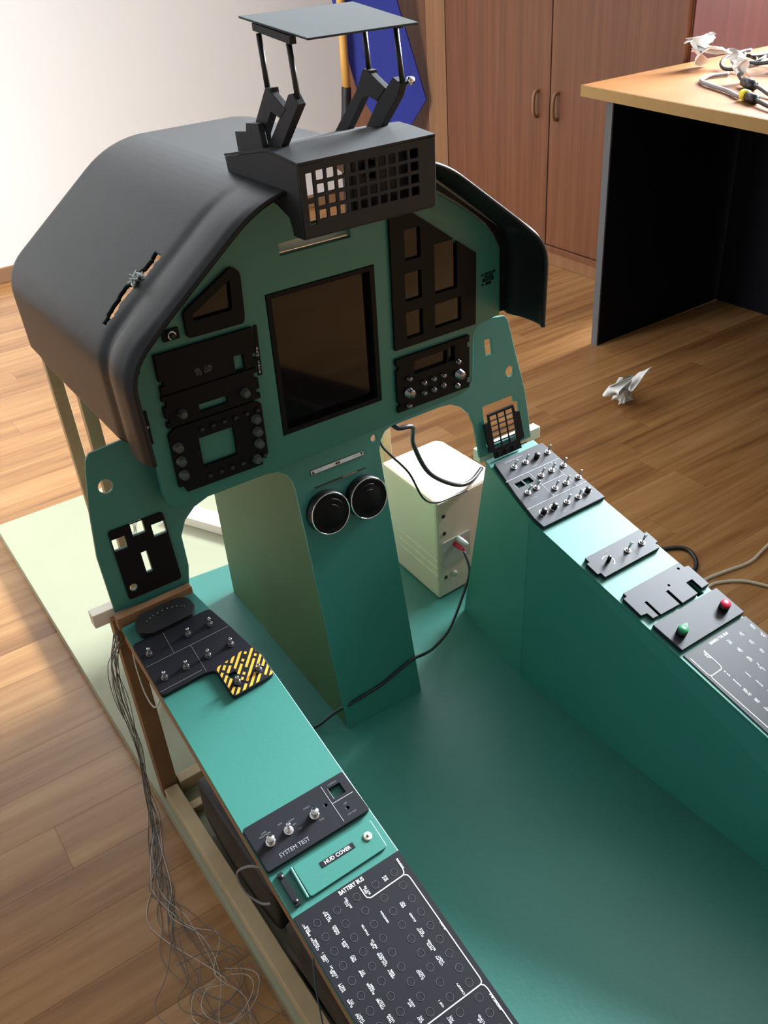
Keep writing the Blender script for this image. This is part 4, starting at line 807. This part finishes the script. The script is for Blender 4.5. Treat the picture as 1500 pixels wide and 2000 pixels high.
lathe('audio_plug', SWF, 0.3080, 0.1600, [(0.005, 0.002), (0.005, 0.010), (0.0042, 0.022), (0.0025, 0.030)], PRINT, sw, 14)
lathe('dial', SWF, 0.2960, 0.0800, [(0.006, 0.0), (0.006, 0.006), (0.004, 0.007)], GREYPL, sw, 16)
q = W
tube('speaker_cable', [(0.2985, 0.022, 0.148), (0.290, -0.005, 0.120), (0.262, -0.015, 0.075), (0.205, -0.048, 0.050), (0.150, -0.075, 0.055), (0.100, -0.112, 0.092), tuple(W(0.0634, 0.1015, 0.0035)), tuple(W(0.0, 0.0855, 0.0032)), tuple(W(-0.0570, 0.0810, 0.0035)), (-0.088, -0.105, 0.060), (-0.125, -0.090, 0.0345), (-0.170, -0.07, 0.0335), (-0.21, -0.09, 0.0335)], 0.0028, CABLE)
tag(bpy.data.objects['speaker_cable'], 'thin black cable from the subwoofer crossing the foot of the pedestal', 'cable')
tube('power_lead', [(0.108, -0.030, 0.528), (0.118, -0.044, 0.512), (0.150, -0.040, 0.500), (0.178, 0.0, 0.440), (0.230, 0.03, 0.350), (0.300, 0.045, 0.290), (0.345, 0.055, 0.2755), (0.400, 0.090, 0.2665)], 0.0042, CABLE)
tag(bpy.data.objects['power_lead'], 'thick black cable looping down over the top of the subwoofer', 'cable')
tube('signal_lead', [(0.088, -0.030, 0.520), (0.090, -0.035, 0.490), (0.115, -0.020, 0.455), (0.165, 0.0, 0.390), (0.195, 0.005, 0.325), (0.235, 0.02, 0.290), (0.290, 0.035, 0.275), (0.330, 0.050, 0.262)], 0.0020, CABLE)
tag(bpy.data.objects['signal_lead'], 'thin black lead hanging in front of the subwoofer', 'cable')
tube('rear_lead', [(0.210, -0.02, 0.530), (0.195, 0.02, 0.500), (0.180, 0.10, 0.44), (0.155, 0.16, 0.35), (0.15, 0.20, 0.22), (0.16, 0.22, 0.10), (0.18, 0.25, 0.034)], 0.0030, CABLE)
tag(bpy.data.objects['rear_lead'], 'black lead arching behind the right leg opening', 'cable')
# ---- cords right of the cockpit
for nm, pts, r, m_, lab in (('beige_cord', [(0.415, -0.30, 0.0035), (0.55, -0.27, 0.0035), (0.66, -0.235, 0.0035), (0.71, -0.222, 0.0035), (0.745, -0.216, 0.0035), (0.80, -0.225, 0.0035), (0.86, -0.235, 0.0035), (0.92, -0.225, 0.0035), (1.05, -0.20, 0.0035)], 0.0035, BEIGECABLE, 'beige flat cord on the floor bending up at the right edge'),
                            ('beige_cord', [(0.415, -0.36, 0.0035), (0.55, -0.32, 0.0035), (0.66, -0.27, 0.0035), (0.71, -0.242, 0.0035), (0.745, -0.236, 0.0035), (0.79, -0.262, 0.0035), (0.815, -0.30, 0.0035), (0.86, -0.40, 0.0035)], 0.0035, BEIGECABLE, 'lower beige cord on the floor beside the right console'),
                            ('extension_cable', [(0.445, 0.02, 0.0045), (0.60, -0.02, 0.0045), (0.70, -0.07, 0.0045), (0.770, -0.098, 0.0045), (0.795, -0.125, 0.0045), (0.775, -0.165, 0.0045), (0.735, -0.185, 0.0045), (0.66, -0.18, 0.0045), (0.445, -0.12, 0.0045)], 0.0045, CABLE, 'black cord loop showing beside the right console edge')):
    tag(tube(nm, pts, r, m_), lab, 'cord')
# ================================================================== LEFT: WIRES AND BLACK CUSHION
bag = thing('black_cushion', (-0.3085, -0.272, 0.0285), 'black padded seat cushion standing under the left console', 'cushion')
bm = bmesh.new(); bmesh.ops.create_cube(bm, size=1.0); bmesh.ops.subdivide_edges(bm, edges=bm.edges[:], cuts=8, use_grid_fill=True)
for v in bm.verts:
    x, y, z = v.co
    rd = 1-0.42*(abs(2*y)**3)*(1 if z < 0 else 0.12)
    pf_ = 1+0.10*(1-(2*y)**2)*(1-(2*z)**2)
    v.co = Vector((x*0.098*pf_, y*0.245, z*0.105*rd))
me = bpy.data.meshes.new('padded_body'); zmin = min(v.co.z for v in bm.verts)
for v in bm.verts: v.co.z -= zmin
bm.to_mesh(me); bm.free(); me.materials.append(LEATHER)
for p in me.polygons: p.use_smooth = True
o = bpy.data.objects.new('padded_body', me); COL.objects.link(o); o.parent = bag
o.modifiers.new('smooth', 'SUBSURF').levels = 1
bg = thing('shade_block', (-0.312, -0.60, 0.0285), 'added black block standing in for the shadow under the left console, behind the cushion', 'block')  # made-up dark filler for the shadowed space under the console
ob = bmesh.new(); bmesh.ops.create_cube(ob, size=1.0); bmesh.ops.subdivide_edges(ob, edges=ob.edges[:], cuts=7, use_grid_fill=True)
rb = random.Random(5)
for v in ob.verts:
    x, y, z = v.co
    top_ = (0.125-0.030*(y+0.5)*0-0.02*abs(2*y)) if z > 0 else 0.0
    v.co = Vector((x*0.105*(1-0.10*(2*z)**2)+rb.uniform(-.002, .002), y*0.36*(1-0.06*(2*x)**2), (z+0.5)*(0.115-0.03*abs(2*y)**2)+rb.uniform(0, .003)))
me = bpy.data.meshes.new('shade_block_body'); ob.to_mesh(me); ob.free(); me.materials.append(LEATHER)
for p in me.polygons: p.use_smooth = True
o = bpy.data.objects.new('shade_block_body', me); COL.objects.link(o); o.parent = bg
tube('shade_block_strap', [(-0.330, -0.66, 0.130), (-0.335, -0.63, 0.142), (-0.335, -0.57, 0.144), (-0.330, -0.54, 0.134)], 0.004, LEATHER, bg, 6)
wb = thing('wire_bundle', (-0.40, -0.03, 0), 'loose bundle of thin grey wires hanging from the left console to the floor', 'wires')
rnd = random.Random(12)
for k in range(15):
    j = lambda s: rnd.uniform(-s, s)
    x0 = -0.392+j(0.006)
    pts = [(x0, -0.085+j(0.02), 0.385), (x0-0.010+j(0.006), -0.060+j(0.010), 0.330), (x0-0.012+j(0.006), -0.040+j(0.012), 0.24), (-0.4015+j(0.005), -0.035+j(0.015), 0.13), (-0.411+j(0.006), -0.045+j(0.012), 0.045),
           (-0.418+j(0.008), -0.075+j(0.010), 0.006), (-0.440+j(0.014), -0.135+j(0.015), 0.002), (-0.455+j(0.020), -0.20+j(0.02), 0.002)]
    x, y = -0.470+j(0.028), -0.26+j(0.02); pts.append((x, y, 0.002))
    if k % 3 == 0:
        R_ = rnd.uniform(0.025, 0.06); cx_, cy_ = -0.462+j(0.03), -0.40+j(0.03); a0 = rnd.uniform(0.8, 2.2)
        for q_ in range(9): a = a0+q_*0.75; pts.append((cx_+R_*1.3*math.cos(a), cy_+R_*math.sin(a), 0.002+abs(j(0.018))))
    else:
        for q_ in range(4): x += j(0.035)+0.004; y -= 0.045+rnd.uniform(0, 0.03); pts.append((x, y, 0.002+abs(j(0.012))))
    for q_ in range(len(pts)): pts[q_] = (min(pts[q_][0], -0.4005) if pts[q_][2] < 0.08 else pts[q_][0], pts[q_][1], max(pts[q_][2], 0.0012))
    tube('wire', pts, 0.00055, WIREL if k % 4 == 0 else WIRE, wb, 5, sub=5)
tag(tube('white_lead', [tuple(C(-0.380, -0.20, -0.012)), (-0.392, -0.190, 0.335), (-0.393, -0.160, 0.335), (-0.389, -0.130, 0.352), (-0.384, -0.110, 0.370)], 0.0011, WIREL), 'short pale wire looping under the left console edge', 'wire')
tag(tube('grey_lead', [tuple(C(-0.384, -0.462, -0.012)), (-0.395, -0.445, 0.285), (-0.405, -0.43, 0.262), (-0.402, -0.44, 0.235), (-0.393, -0.46, 0.23), (-0.387, -0.475, 0.243)], 0.0016, GREYCABLE), 'grey wire hook sticking out beside the SYSTEM TEST panel', 'wire')
tag(tube('blue_lead', [tuple(C(-0.386, -0.575, -0.01)), (-0.389, -0.572, 0.20), (-0.3885, -0.570, 0.12), (-0.3885, -0.565, 0.055)], 0.0010, BLUEWIRE), 'thin blue grey wire hanging straight down beside the battery bus sheet', 'wire')
